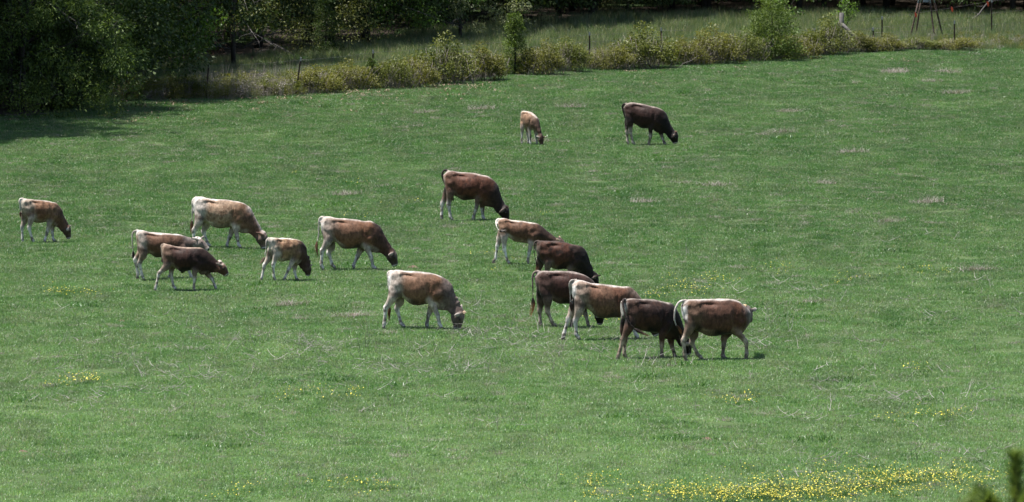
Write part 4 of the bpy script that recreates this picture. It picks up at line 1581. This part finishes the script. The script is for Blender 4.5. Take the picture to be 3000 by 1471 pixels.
    for _ in range(34):
        off = np.array([rs.gauss(0, .5), rs.gauss(0, .5), rs.gauss(0, .5)])
        ln = rs.uniform(.55, 1.0)
        P = catmull(W, 4)
        P = P[:max(3, int(len(P) * ln))]
        t = np.linspace(0, ln, len(P))
        sp = np.interp(t, [0, .3, .7, 1], [.008, .030, .034, .024]) * sz
        P = P + off[None] * sp[:, None]
        r = np.interp(t / ln, [0, .6, 1], [.0075, .006, .0012]) * sz
        Vv, Ff = loft(tube(P, r, r, 4, side=(0.1, 1, 0.05)))
        o_ = len(Vh)
        Vh += [tuple(q) for q in Vv]
        tip += list(np.repeat(t, 4)) + [0, ln]
        Fh += [tuple(i + o_ for i in f) for f in Ff]
    sm = mesh_np('tail_switch', Vh, Fh, [hair_mat(*c['hair'])], False)
    ta = sm.attributes.new('tip', 'FLOAT', 'POINT')
    ta.data.foreach_set('value', np.array(tip, np.float32))
    link('tail_switch', sm, root)
    # --- forelock
    if 'lock' in c:
        lk = loc(c['lock'], hY0)
        Vh, Fh = [], []
        for _ in range(90):
            d = np.array([rs.uniform(-.4, 1.0), rs.uniform(-.9, .9), rs.uniform(-.1, 1.0)])
            d = d / np.linalg.norm(d)
            ln = rs.uniform(.008, .024) * sz
            b_ = lk + np.array([rs.gauss(-.025, .018), rs.gauss(0, .03), rs.gauss(-.03, .015)]) * sz
            P = np.array([b_ - d * .02, b_ + d * ln * .5, b_ + d * ln + np.array((0.01, 0, -.01))])
            Vv, Ff = loft(tube(P, [.008, .006, .001], [.008, .006, .001], 4, side=(.3, 1, .2)))
            o_ = len(Vh)
            Vh += [tuple(q) for q in Vv]
            Fh += [tuple(i + o_ for i in f) for f in Ff]
        lm = mesh_np('forelock', Vh, Fh, [hair_mat(*c['lockc'])], False)
        la = lm.attributes.new('tip', 'FLOAT', 'POINT')
        la.data.foreach_set('value', np.full(len(Vh), .6, np.float32))
        link('forelock', lm, root)
    return root

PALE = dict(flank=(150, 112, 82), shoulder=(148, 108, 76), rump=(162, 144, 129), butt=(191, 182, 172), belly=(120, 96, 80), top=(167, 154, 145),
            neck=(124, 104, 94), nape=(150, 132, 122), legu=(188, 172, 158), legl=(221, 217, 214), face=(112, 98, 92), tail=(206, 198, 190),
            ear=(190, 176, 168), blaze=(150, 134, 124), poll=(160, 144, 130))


def pal(**kw):
    d = dict(PALE)
    d.update(kw)
    for k in ('blaze', 'poll'):
        if k not in kw:
            d[k] = d['face']
    return d


COWS = [
    dict(label='tan and cream calf grazing alone at the far left edge of the herd', cat='calf', crop=(40, 570, 7.894), yaw=22, yg=1148, nt=7, seed=1.3, shag=1.6,
         pairs=[[(175, 165), (200, 400)], [(240, 118), (280, 540)], [(350, 122), (400, 620)], [(480, 140), (500, 680)], [(620, 148), (620, 680)], [(760, 165), (740, 665)],
                [(890, 195), (850, 690)], [(990, 225), (930, 760)], [(1060, 300), (1000, 785)], [(1120, 400), (1040, 800)], [(1170, 540), (1070, 850)], [(1215, 670), (1100, 900)]],
         head=((1200, 810), (1262, 1045), 105), ears=dict(near=(1205, 860), far=(1330, 745)),
         HN=[(330, 330), (420, 540), (370, 810), (440, 1060), (475, 1155)], HF=[(240, 350), (260, 600), (200, 790), (205, 1060), (215, 1155)],
         FN=[(930, 480), (840, 650), (780, 880), (725, 1060), (728, 1132)], FF=[(960, 500), (890, 740), (880, 880), (905, 1050), (940, 1112)],
         tail=[(240, 118), (165, 130), (145, 180), (155, 280), (165, 440)], switch=[(165, 430), (168, 500), (160, 580)], hair=((70, 45, 35), (110, 70, 45)),
         col=pal(flank=(146, 106, 74), shoulder=(146, 108, 78), patch=(112, 74, 46), rump=(171, 153, 135), butt=(192, 180, 165), top=(185, 176, 167), neck=(116, 82, 62), nape=(84, 62, 52), legu=(176, 160, 146), face=(106, 86, 74), belly=(138, 116, 96), ear=(186, 172, 164)), patchw=.7),
    dict(label='brown calf with white rump and black tail tip, head lowered behind the dark calf', cat='calf', crop=(370, 660, 7.015), yaw=6, yg=1130, nt=8, seed=2.1,
         pairs=[[(195, 190), (240, 450)], [(240, 108), (330, 560)], [(340, 105), (430, 600)], [(470, 145), (480, 590)], [(620, 155), (590, 660)], [(780, 165), (740, 672)], [(930, 180), (900, 680)],
                [(1080, 190), (1050, 690)], [(1180, 220), (1150, 700)], [(1260, 245), (1260, 630)], [(1340, 262), (1350, 560)], [(1410, 275), (1420, 500)]],
         head=((1465, 345), (1685, 520), 105), headY=(-.02, -.12), ears=dict(near=(1300, 268), far=(1610, 215)),
         HN=[(310, 350), (360, 590), (275, 800), (330, 1040), (360, 1140)], HF=[(290, 350), (310, 540), (185, 720), (235, 1020), (225, 1100)], lift=dict(HF=.03),
         FN=[(1130, 450), (1170, 690), (1270, 880), (1335, 1040), (1360, 1110)], FF=[(1100, 480), (1040, 720), (950, 900), (880, 1050), (870, 1110)],
         tail=[(250, 108), (160, 140), (128, 220), (130, 400), (148, 560)], switch=[(146, 540), (155, 630), (125, 725)], hair=((26, 20, 20), (34, 26, 25)),
         lock=(1470, 240), lockc=((226, 216, 210), (232, 224, 218)),
         col=pal(flank=(118, 82, 58), shoulder=(112, 78, 56), rump=(190, 180, 171), butt=(165, 141, 122), top=(192, 185, 180), neck=(120, 100, 92), nape=(150, 138, 136), legu=(150, 128, 110), face=(158, 144, 136), poll=(226, 216, 210), blaze=(112, 86, 74), tail=(186, 176, 168), belly=(96, 74, 60)), rumpw=.75),
    dict(label='stocky dark chocolate bull calf walking right with head raised and white muzzle', cat='calf', crop=(440, 700, 7.429), yaw=-2, yg=1135, nt=8, seed=3.7, wf=1.08,
         pairs=[[(248, 170), (260, 420)], [(315, 108), (350, 560)], [(420, 130), (470, 600)], [(540, 160), (560, 650)], [(660, 175), (660, 715)], [(780, 180), (780, 710)], [(900, 185), (900, 690)],
                [(1020, 185), (1030, 720)], [(1130, 200), (1100, 790)], [(1230, 255), (1190, 785)], [(1330, 340), (1290, 755)], [(1420, 430), (1360, 740)], [(1480, 490), (1430, 750)]],
         head=((1520, 610), (1672, 800), 118), ears=dict(near=(1362, 500)), earY=.12, bump=(680, 752),
         HN=[(330, 350), (370, 570), (200, 740), (125, 1020), (108, 1112)], HF=[(350, 350), (460, 600), (455, 790), (500, 1050), (555, 1142)],
         FN=[(1080, 520), (980, 710), (970, 900), (955, 1060), (962, 1152)], FF=[(1180, 600), (1250, 770), (1350, 890), (1415, 1060), (1430, 1140)],
         tail=[(315, 110), (255, 135), (238, 190), (245, 260), (262, 420)], tailY=[0, 0, .02, .06, .1], switch=[(262, 400), (268, 470), (272, 540)], hair=((60, 40, 32), (70, 48, 38)),
         lock=(1535, 470), lockc=((224, 208, 196), (232, 220, 210)),
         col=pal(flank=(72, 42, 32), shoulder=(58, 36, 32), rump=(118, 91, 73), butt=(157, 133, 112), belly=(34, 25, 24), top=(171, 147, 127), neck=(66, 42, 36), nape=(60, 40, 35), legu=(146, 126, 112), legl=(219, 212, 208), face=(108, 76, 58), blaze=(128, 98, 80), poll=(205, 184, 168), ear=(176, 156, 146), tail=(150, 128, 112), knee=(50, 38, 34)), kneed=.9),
    dict(label='large cream cow with honey-brown shoulder grazing, a small tan calf below its muzzle', cat='cow', crop=(545, 565, 7.016), yaw=-3, yg=1135, nt=9, seed=4.2,
         pairs=[[(150, 165), (175, 420)], [(225, 78), (260, 560)], [(340, 75), (380, 590)], [(450, 105), (450, 620)], [(600, 125), (560, 700)], [(740, 130), (700, 728)], [(870, 140), (840, 715)], [(1000, 165), (960, 710)],
                [(1120, 185), (1080, 800)], [(1230, 230), (1180, 830)], [(1340, 320), (1270, 830)], [(1410, 460), (1320, 850)], [(1490, 610), (1370, 890)], [(1560, 750), (1400, 930)]],
         head=((1540, 880), (1612, 1140), 128), ears=dict(near=(1405, 790)), earY=.10,
         HN=[(260, 380), (270, 590), (165, 780), (160, 1010), (175, 1135)], HF=[(300, 400), (400, 640), (355, 800), (440, 1030), (490, 1115)],
         FN=[(1080, 480), (1010, 670), (1060, 930), (1085, 1080), (1130, 1150)], FF=[(1080, 550), (960, 740), (890, 920), (840, 1060), (845, 1130)],
         tail=[(220, 82), (145, 150), (132, 300), (130, 480), (128, 600)], switch=[(127, 580), (122, 720), (105, 890)], hair=((70, 48, 36), (120, 84, 58)),
         col=pal(flank=(176, 146, 118), patch=(140, 102, 72), shoulder=(146, 110, 78), rump=(194, 183, 174), butt=(208, 203, 197), top=(198, 192, 189), neck=(130, 96, 76), nape=(200, 190, 186), legu=(190, 176, 164), face=(124, 104, 92), blaze=(150, 132, 120), belly=(146, 130, 116), ear=(150, 112, 96)), patchw=.6, napew=.7),
    dict(label='small shaggy cream and tan calf grazing, brown tail swung out behind', cat='calf', crop=(750, 690, 7.894), yaw=26, yg=1105, nt=7, seed=5.5, shag=2.2,
         pairs=[[(270, 140), (320, 400)], [(330, 95), (400, 540)], [(420, 95), (500, 620)], [(530, 110), (570, 665)], [(660, 105), (670, 650)], [(790, 118), (780, 635)], [(900, 130), (870, 700)],
                [(990, 160), (960, 740)], [(1080, 215), (1010, 740)], [(1150, 300), (1040, 770)], [(1185, 440), (1050, 830)], [(1200, 600), (1080, 900)]],
         head=((1175, 800), (1195, 990), 102), ears=dict(near=(1300, 705)), earY=.04,
         HN=[(400, 330), (480, 490), (405, 760), (420, 1040), (455, 1135)], HF=[(320, 330), (310, 560), (195, 760), (135, 1050), (125, 1128)],
         FN=[(970, 450), (850, 640), (750, 830), (665, 1010), (648, 1075)], FF=[(980, 480), (890, 740), (890, 860), (925, 1000), (945, 1040)],
         tail=[(310, 100), (258, 160), (240, 300), (225, 450), (205, 570)], switch=[(208, 560), (150, 650), (85, 735)], hair=((80, 56, 42), (100, 72, 54)),
         col=pal(flank=(168, 132, 96), patch=(120, 84, 56), shoulder=(150, 116, 84), rump=(183, 171, 156), butt=(191, 184, 176), top=(199, 192, 183), neck=(88, 62, 50), nape=(62, 46, 40), legu=(186, 172, 160), face=(98, 78, 66), belly=(128, 110, 92), ear=(160, 148, 140), poll=(150, 118, 88)), patchw=.75),
    dict(label='fawn cow with pale rump and dark brown neck grazing, reddish tail hanging clear', cat='cow', crop=(915, 625, 7.015), yaw=5, yg=1165, nt=9, seed=6.4,
         pairs=[[(175, 150), (190, 400)], [(240, 68), (290, 560)], [(380, 65), (400, 600)], [(500, 95), (480, 590)], [(640, 100), (610, 715)], [(780, 110), (760, 730)], [(920, 125), (890, 715)], [(1060, 155), (1010, 720)],
                [(1180, 150), (1120, 780)], [(1290, 195), (1220, 800)], [(1400, 270), (1310, 810)], [(1480, 420), (1400, 820)], [(1560, 570), (1450, 850)], [(1625, 680), (1490, 890)]],
         head=((1610, 830), (1700, 1080), 118), ears=dict(near=(1552, 872)), earY=.07,
         HN=[(290, 380), (330, 560), (205, 790), (190, 1080), (225, 1190)], HF=[(330, 400), (380, 680), (335, 820), (410, 1060), (465, 1152)],
         FN=[(1180, 480), (1110, 660), (1215, 900), (1250, 1080), (1310, 1148)], FF=[(1150, 550), (990, 750), (920, 900), (845, 1070), (855, 1158)],
         tail=[(240, 70), (155, 100), (138, 220), (132, 440), (98, 600)], switch=[(100, 580), (92, 740), (128, 955)], hair=((92, 58, 42), (118, 80, 56)),
         col=pal(flank=(140, 100, 72), patch=(122, 82, 56), shoulder=(136, 92, 60), rump=(171, 153, 140), butt=(201, 193, 186), top=(187, 178, 171), neck=(96, 66, 54), nape=(62, 48, 44), legu=(176, 162, 152), face=(96, 80, 74), blaze=(134, 118, 108), belly=(92, 74, 64), ear=(170, 154, 146)), patchw=.5, napew=.9),
    dict(label='large red-brown cow with dark neck grazing mid-slope, above the white-legged fawn cow', cat='cow', crop=(1270, 485, 7.43), yaw=-8, yg=1183, nt=9, seed=7.9, wf=1.05,
         pairs=[[(215, 180), (245, 430)], [(290, 105), (330, 560)], [(400, 85), (430, 620)], [(530, 110), (520, 660)], [(670, 120), (640, 730)], [(800, 128), (770, 725)], [(920, 140), (880, 715)], [(1050, 175), (1000, 740)],
                [(1170, 200), (1090, 850)], [(1290, 275), (1180, 870)], [(1400, 400), (1260, 890)], [(1450, 550), (1300, 900)], [(1500, 700), (1340, 960)], [(1540, 810), (1380, 1020)]],
         head=((1515, 930), (1585, 1165), 125), ears=dict(near=(1425, 1003)), earY=.06, muz=False,
         HN=[(350, 380), (370, 560), (330, 840), (370, 1080), (410, 1175)], HF=[(310, 380), (290, 600), (190, 800), (175, 1060), (180, 1160)],
         FN=[(1100, 500), (980, 690), (930, 920), (870, 1120), (868, 1208)], FF=[(1150, 560), (1070, 820), (1065, 950), (1080, 1110), (1110, 1188)],
         tail=[(330, 92), (250, 72), (195, 130), (196, 240), (300, 480), (405, 650)], tailY=[0, 0, 0, .02, .06, .04], switch=[(400, 640), (420, 700), (440, 765)], hair=((30, 22, 20), (44, 32, 28)),
         lock=(1610, 850), lockc=((58, 40, 34), (96, 68, 54)),
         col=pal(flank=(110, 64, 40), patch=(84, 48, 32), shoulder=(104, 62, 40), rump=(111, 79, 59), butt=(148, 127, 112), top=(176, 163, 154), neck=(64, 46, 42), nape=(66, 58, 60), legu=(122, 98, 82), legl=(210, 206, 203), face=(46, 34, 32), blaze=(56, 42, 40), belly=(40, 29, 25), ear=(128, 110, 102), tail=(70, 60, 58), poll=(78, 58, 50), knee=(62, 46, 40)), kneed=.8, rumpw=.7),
    dict(label='pale fawn cow with grey neck and blond topknot grazing alone among dead stalks', cat='cow', crop=(1105, 785, 6.478), yaw=-5, yg=1172, nt=9, seed=8.1,
         pairs=[[(215, 120), (225, 430)], [(290, 62), (310, 560)], [(420, 48), (420, 600)], [(530, 65), (500, 590)], [(650, 72), (620, 690)], [(780, 80), (740, 728)], [(900, 92), (860, 715)], [(1020, 108), (980, 700)],
                [(1130, 138), (1080, 760)], [(1240, 185), (1180, 815)], [(1350, 250), (1270, 825)], [(1425, 340), (1330, 835)], [(1480, 500), (1365, 860)], [(1535, 660), (1395, 900)]],
         head=((1530, 880), (1512, 1180), 132), ears=dict(near=(1455, 920), far=(1605, 682)), earY=.06,
         HN=[(290, 350), (300, 560), (165, 775), (135, 1070), (125, 1168)], HF=[(330, 380), (420, 640), (375, 790), (450, 1060), (510, 1155)],
         FN=[(1150, 480), (1020, 640), (1150, 920), (1185, 1090), (1220, 1192)], FF=[(1150, 560), (1030, 780), (980, 890), (940, 1080), (945, 1168)],
         tail=[(290, 68), (215, 100), (205, 180), (215, 330), (240, 560), (238, 780)], tailY=[0, 0, 0, .03, .03, .02], switch=[(238, 760), (228, 900), (226, 1055)], hair=((92, 58, 36), (110, 74, 48)),
         lock=(1665, 830), lockc=((206, 178, 150), (220, 196, 170)),
         col=pal(flank=(146, 108, 80), patch=(128, 90, 64), shoulder=(138, 98, 68), rump=(185, 171, 160), butt=(208, 204, 203), top=(190, 183, 178), neck=(122, 104, 98), nape=(140, 124, 118), legu=(190, 174, 160), face=(122, 108, 102), blaze=(168, 152, 142), poll=(186, 164, 142), belly=(88, 68, 56), ear=(196, 184, 176)), patchw=.5, napew=.6),
    dict(label='fawn brown young cow with bright white legs, its head hidden behind the rusty dark cow', cat='cow', crop=(1430, 640, 7.894), yaw=-4, yg=1112, nt=8, seed=9.3,
         pairs=[[(205, 150), (260, 330)], [(265, 58), (330, 430)], [(380, 45), (440, 480)], [(500, 80), (500, 510)], [(640, 95), (620, 590)], [(780, 105), (760, 610)], [(900, 125), (880, 630)], [(1030, 150), (1000, 660)],
                [(1140, 170), (1100, 700)], [(1250, 235), (1200, 680)], [(1360, 330), (1300, 640)], [(1480, 425), (1420, 640)], [(1570, 490), (1530, 700)]],
         head=((1640, 600), (1790, 780), 108), ears=dict(near=(1560, 520), far=(1640, 440)),
         HN=[(330, 250), (370, 460), (375, 745), (440, 1010), (485, 1110)], HF=[(290, 260), (280, 500), (215, 675), (170, 950), (122, 1050)], lift=dict(HF=.02),
         FN=[(1080, 420), (1000, 610), (950, 850), (920, 1040), (930, 1135)], FF=[(1150, 450), (1120, 690), (1180, 880), (1200, 1040), (1210, 1100)],
         tail=[(270, 55), (195, 90), (182, 170), (220, 290), (275, 340)], tailY=[0, -.03, -.08, -.17, -.21], switch=[(270, 338), (350, 345), (445, 315)], switchY=[-.21, -.24, -.25], hair=((34, 24, 20), (60, 42, 32)),
         col=pal(flank=(120, 84, 58), patch=(98, 66, 44), shoulder=(118, 82, 58), rump=(151, 117, 91), butt=(184, 157, 137), top=(194, 185, 176), neck=(92, 66, 54), nape=(66, 50, 44), legu=(190, 176, 168), legl=(228, 226, 226), face=(96, 76, 64), belly=(150, 126, 108), tail=(216, 208, 202), ear=(190, 160, 134)), patchw=.5, rumpw=.8),
    dict(label='rusty dark brown cow with near-black neck grazing, its feet hidden by the maroon cow', cat='cow', crop=(1540, 680, 7.43), yaw=10, yg=1175, nt=8, seed=10.7, shag=2.0,
         pairs=[[(225, 210), (270, 480)], [(290, 142), (380, 640)], [(430, 140), (520, 700)], [(580, 140), (600, 750)], [(720, 150), (700, 765)], [(850, 170), (830, 760)], [(970, 195), (930, 770)], [(1080, 225), (1020, 830)],
                [(1190, 250), (1110, 880)], [(1290, 320), (1200, 900)], [(1360, 460), (1240, 910)], [(1410, 610), (1260, 905)], [(1470, 790), (1290, 930)]],
         head=((1490, 930), (1548, 1150), 92), ears=dict(near=(1395, 985), far=(1680, 882)), earY=.08, muz=False,
         HN=[(430, 400), (490, 620), (455, 860), (440, 1080), (460, 1175)], HF=[(330, 400), (310, 640), (275, 830), (260, 1080), (270, 1165)],
         FN=[(1100, 550), (990, 730), (915, 900), (885, 1090), (885, 1180)], FF=[(1150, 600), (1060, 850), (1060, 960), (1070, 1100), (1080, 1165)],
         tail=[(290, 145), (205, 165), (178, 240), (190, 420), (232, 620)], tailY=[0, 0, -.02, -.04, -.04], switch=[(232, 600), (245, 720), (178, 845)], hair=((40, 26, 22), (110, 66, 42)),
         col=pal(flank=(100, 58, 38), patch=(56, 38, 30), shoulder=(66, 44, 36), rump=(93, 61, 45), butt=(125, 105, 92), top=(93, 73, 64), neck=(46, 35, 33), nape=(44, 36, 36), legu=(126, 106, 90), legl=(153, 135, 123), face=(40, 30, 29), belly=(36, 27, 24), ear=(120, 104, 96), tail=(92, 76, 70), poll=(98, 72, 60)), patchw=.9, rumpw=.6),
    dict(label='maroon brown cow with long dark tail ending in orange hair', cat='cow', crop=(1530, 785, 6.646), yaw=8, yg=1190, nt=9, seed=11.2,
         pairs=[[(240, 200), (290, 480)], [(330, 98), (400, 600)], [(450, 85), (540, 640)], [(580, 90), (620, 690)], [(720, 85), (720, 735)], [(860, 88), (850, 730)], [(980, 100), (960, 740)], [(1090, 125), (1060, 760)],
                [(1200, 165), (1150, 790)], [(1300, 215), (1230, 800)], [(1400, 300), (1300, 840)], [(1475, 450), (1350, 880)], [(1520, 620), (1390, 910)], [(1555, 770), (1410, 950)]],
         head=((1500, 930), (1510, 1140), 102), ears=dict(near=(1420, 1000)),
         HN=[(400, 380), (490, 640), (490, 880), (590, 1110), (650, 1195)], HF=[(350, 380), (370, 650), (340, 860), (350, 1080), (365, 1175)],
         FN=[(1120, 450), (1060, 740), (1010, 910), (960, 1090), (955, 1175)], FF=[(1140, 500), (1190, 830), (1240, 960), (1280, 1110), (1290, 1172)],
         tail=[(330, 100), (235, 120), (200, 210), (203, 400), (210, 640)], switch=[(208, 620), (215, 780), (145, 1060)], hair=((44, 34, 32), (150, 88, 48)),
         col=pal(flank=(84, 50, 40), patch=(68, 40, 34), shoulder=(84, 56, 46), rump=(93, 68, 59), butt=(120, 99, 90), top=(163, 149, 142), neck=(80, 60, 54), nape=(96, 80, 74), legu=(116, 96, 84), legl=(180, 164, 151), face=(44, 34, 32), belly=(36, 26, 23), tail=(138, 122, 114)), patchw=.6, rumpw=.7),
    dict(label='light tan cow with white rump edge standing between the maroon cow and the dark-tailed cow', cat='cow', crop=(1630, 810, 6.315), yaw=9, yg=1180, nt=8, seed=12.8,
         pairs=[[(280, 150), (310, 420)], [(375, 68), (400, 560)], [(510, 85), (540, 600)], [(640, 125), (620, 640)], [(780, 140), (740, 755)], [(930, 155), (900, 780)], [(1080, 170), (1050, 770)], [(1220, 190), (1180, 770)],
                [(1340, 190), (1290, 800)], [(1440, 250), (1380, 860)], [(1530, 345), (1450, 870)], [(1590, 460), (1500, 880)], [(1660, 620), (1560, 900)], [(1720, 740), (1610, 930)]],
         head=((1730, 860), (1850, 1105), 105), ears=dict(near=(1660, 900)),
         HN=[(400, 380), (430, 610), (350, 840), (370, 1090), (420, 1195)], HF=[(350, 400), (310, 640), (220, 790), (140, 1060), (122, 1165)],
         FN=[(1330, 500), (1300, 750), (1400, 960), (1480, 1120), (1515, 1205)], FF=[(1330, 550), (1370, 840), (1330, 1000), (1290, 1100), (1300, 1165)],
         tail=[(375, 72), (275, 85), (245, 160), (255, 300), (262, 500)], tailY=[0, 0, .02, .06, .06], switch=[(262, 480), (280, 590), (318, 700)], hair=((52, 40, 38), (70, 54, 48)),
         col=pal(flank=(136, 98, 72), patch=(112, 76, 54), shoulder=(120, 78, 54), rump=(167, 145, 129), butt=(210, 206, 203), top=(190, 181, 174), neck=(108, 74, 56), nape=(150, 128, 116), legu=(178, 160, 144), legl=(212, 206, 205), face=(70, 52, 46), belly=(86, 72, 62), tail=(166, 158, 152)), patchw=.5),
    dict(label='dark brown cow swishing its long dark tail across its side', cat='cow', crop=(1790, 865, 6.016), yaw=22, yg=1138, nt=8, seed=13.4,
         pairs=[[(170, 130), (200, 400)], [(250, 88), (320, 560)], [(380, 75), (470, 620)], [(500, 85), (560, 650)], [(620, 85), (640, 670)], [(740, 90), (740, 680)], [(860, 115), (840, 700)], [(960, 140), (920, 780)],
                [(1060, 155), (1010, 800)], [(1140, 225), (1100, 810)], [(1220, 380), (1150, 815)], [(1290, 580), (1185, 870)], [(1340, 740), (1225, 940)]],
         head=((1335, 880), (1372, 1070), 92), ears=dict(near=(1260, 900)),
         HN=[(380, 350), (310, 580), (200, 810), (130, 1050), (112, 1142)], HF=[(230, 350), (240, 630), (240, 850), (235, 1060), (258, 1145)],
         FN=[(1000, 500), (905, 710), (895, 900), (895, 1060), (905, 1125)], FF=[(1080, 550), (1060, 790), (1080, 920), (1125, 1050), (1130, 1098)],
         tail=[(250, 92), (208, 120), (215, 250), (260, 400), (330, 530), (420, 620)], tailY=[-.02, -.10, -.16, -.24, -.29, -.31], switch=[(410, 612), (540, 690), (705, 755)], switchY=[-.31, -.33, -.33], hair=((44, 32, 30), (92, 58, 46)),
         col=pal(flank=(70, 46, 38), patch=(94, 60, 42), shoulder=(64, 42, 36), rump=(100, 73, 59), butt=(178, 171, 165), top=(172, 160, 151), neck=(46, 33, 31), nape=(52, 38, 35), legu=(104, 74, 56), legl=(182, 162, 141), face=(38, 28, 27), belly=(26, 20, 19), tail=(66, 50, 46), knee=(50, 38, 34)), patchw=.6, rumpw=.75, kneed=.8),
    dict(label='brown cow with cream tail and white hind edge facing away, nearest the right', cat='cow', crop=(1960, 865, 5.875), yaw=15, yg=1150, nt=9, seed=14.9, wf=1.08,
         pairs=[[(205, 200), (250, 460)], [(290, 115), (350, 600)], [(430, 100), (450, 640)], [(580, 95), (540, 680)], [(730, 92), (680, 738)], [(870, 90), (830, 735)], [(1000, 95), (960, 710)], [(1120, 105), (1070, 700)],
                [(1220, 145), (1170, 740)], [(1290, 205), (1250, 690)], [(1335, 250), (1305, 600)], [(1360, 260), (1330, 560)], [(1375, 265), (1345, 540)]],
         neckY={10: .14, 11: .34, 12: .52},
         head=((1376, 325), (1356, 515), 106), earL=.26, headY=(.62, 1.0), headside=(1, -.2, 0), ears=dict(near=(1535, 268)),
         HN=[(360, 350), (350, 590), (245, 830), (270, 1080), (285, 1178)], HF=[(350, 380), (420, 700), (395, 860), (490, 1060), (560, 1152)],
         FN=[(1240, 430), (1160, 630), (1330, 850), (1340, 1040), (1325, 1142)], FF=[(1150, 500), (960, 740), (945, 880), (925, 1060), (970, 1112)],
         tail=[(290, 118), (175, 150), (105, 270), (88, 430), (122, 565)], tailY=[0, -.03, -.05, -.05, -.05], switch=[(120, 555), (180, 620), (218, 725)], switchY=[-.05, -.06, -.08], hair=((56, 38, 32), (150, 96, 62)),
         lock=(1330, 190), lockc=((206, 178, 140), (220, 196, 160)),
         col=pal(flank=(108, 72, 54), patch=(90, 58, 44), shoulder=(112, 70, 46), rump=(135, 106, 84), butt=(210, 208, 208), top=(187, 178, 172), neck=(120, 104, 98), nape=(140, 128, 124), legu=(140, 116, 98), legl=(187, 171, 155), face=(120, 104, 96), belly=(40, 29, 25), ear=(190, 182, 176), tail=(202, 194, 188), knee=(84, 60, 48)), patchw=.5, rumpw=.7),
    dict(label='small tan calf facing the camera with both ears spread, far up the slope', cat='calf', crop=(1510, 315, 9.717), yaw=-46, yg=1085, nt=6, seed=15.6,
         pairs=[[(200, 150), (200, 420)], [(240, 115), (240, 520)], [(330, 125), (300, 560)], [(420, 150), (370, 620)], [(500, 205), (440, 650)], [(570, 265), (510, 680)], [(630, 340), (575, 690)],
                [(665, 450), (620, 740)], [(700, 600), (640, 790)], [(725, 740), (670, 830)]],
         head=((712, 880), (745, 1105), 88), ears=dict(near=(478, 790), far=(935, 858)), earY=.03,
         HN=[(230, 330), (200, 560), (190, 760), (175, 970), (185, 1065)], HF=[(300, 350), (340, 600), (345, 800), (365, 980), (365, 1092)],
         FN=[(450, 480), (395, 640), (420, 880), (415, 1040), (425, 1120)], FF=[(560, 520), (570, 680), (600, 860), (610, 1000), (615, 1070)],
         tail=[(230, 125), (165, 180), (155, 260), (158, 400), (165, 560)], switch=[(165, 540), (166, 600), (168, 660)], hair=((120, 90, 66), (130, 100, 76)),
         col=pal(flank=(148, 114, 86), patch=(128, 96, 70), shoulder=(136, 106, 86), rump=(167, 138, 111), top=(198, 187, 178), neck=(112, 86, 72), nape=(70, 52, 44), legu=(176, 160, 148), face=(92, 66, 54), blaze=(84, 58, 48), belly=(150, 124, 104), ear=(206, 198, 192), poll=(112, 82, 66), knee=(84, 68, 60)), patchw=.5, kneed=.8),
    dict(label='black-brown cow with pale spine line and white hind shanks, highest on the slope', cat='cow', crop=(1805, 285, 7.895), yaw=-5, yg=1100, nt=8, seed=16.2,
         pairs=[[(170, 225), (210, 420)], [(240, 135), (300, 520)], [(350, 102), (400, 590)], [(480, 115), (490, 640)], [(620, 140), (600, 705)], [(760, 175), (720, 705)], [(880, 205), (830, 720)], [(990, 235), (920, 790)],
                [(1090, 285), (990, 820)], [(1175, 385), (1060, 820)], [(1230, 530), (1130, 830)], [(1280, 640), (1180, 880)], [(1325, 730), (1215, 940)]],
         head=((1320, 860), (1365, 1055), 112), ears=dict(near=(1310, 880)), earY=.05,
         HN=[(290, 330), (320, 550), (330, 800), (385, 1030), (425, 1105)], HF=[(260, 350), (280, 610), (255, 790), (265, 1000), (285, 1088)],
         FN=[(900, 480), (805, 670), (790, 900), (755, 1040), (755, 1098)], FF=[(980, 550), (1030, 790), (1060, 920), (1110, 1080), (1150, 1142)],
         tail=[(250, 132), (160, 160), (145, 230), (180, 370), (230, 520), (255, 620)], tailY=[0, 0, 0, .01, .03, .02], switch=[(255, 610), (240, 680), (200, 655)], hair=((28, 20, 20), (36, 26, 24)),
         lock=(1390, 765), lockc=((70, 48, 40), (120, 88, 70)),
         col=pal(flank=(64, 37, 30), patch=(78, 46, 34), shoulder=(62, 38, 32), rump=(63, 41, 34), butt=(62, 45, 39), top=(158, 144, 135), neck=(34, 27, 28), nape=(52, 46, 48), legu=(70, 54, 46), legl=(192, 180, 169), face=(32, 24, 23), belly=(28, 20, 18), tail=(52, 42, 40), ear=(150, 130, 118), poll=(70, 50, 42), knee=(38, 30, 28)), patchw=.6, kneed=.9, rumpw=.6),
]
for _c in COWS:
    make_cow('calf' if _c['cat'] == 'calf' else 'cow', _c)
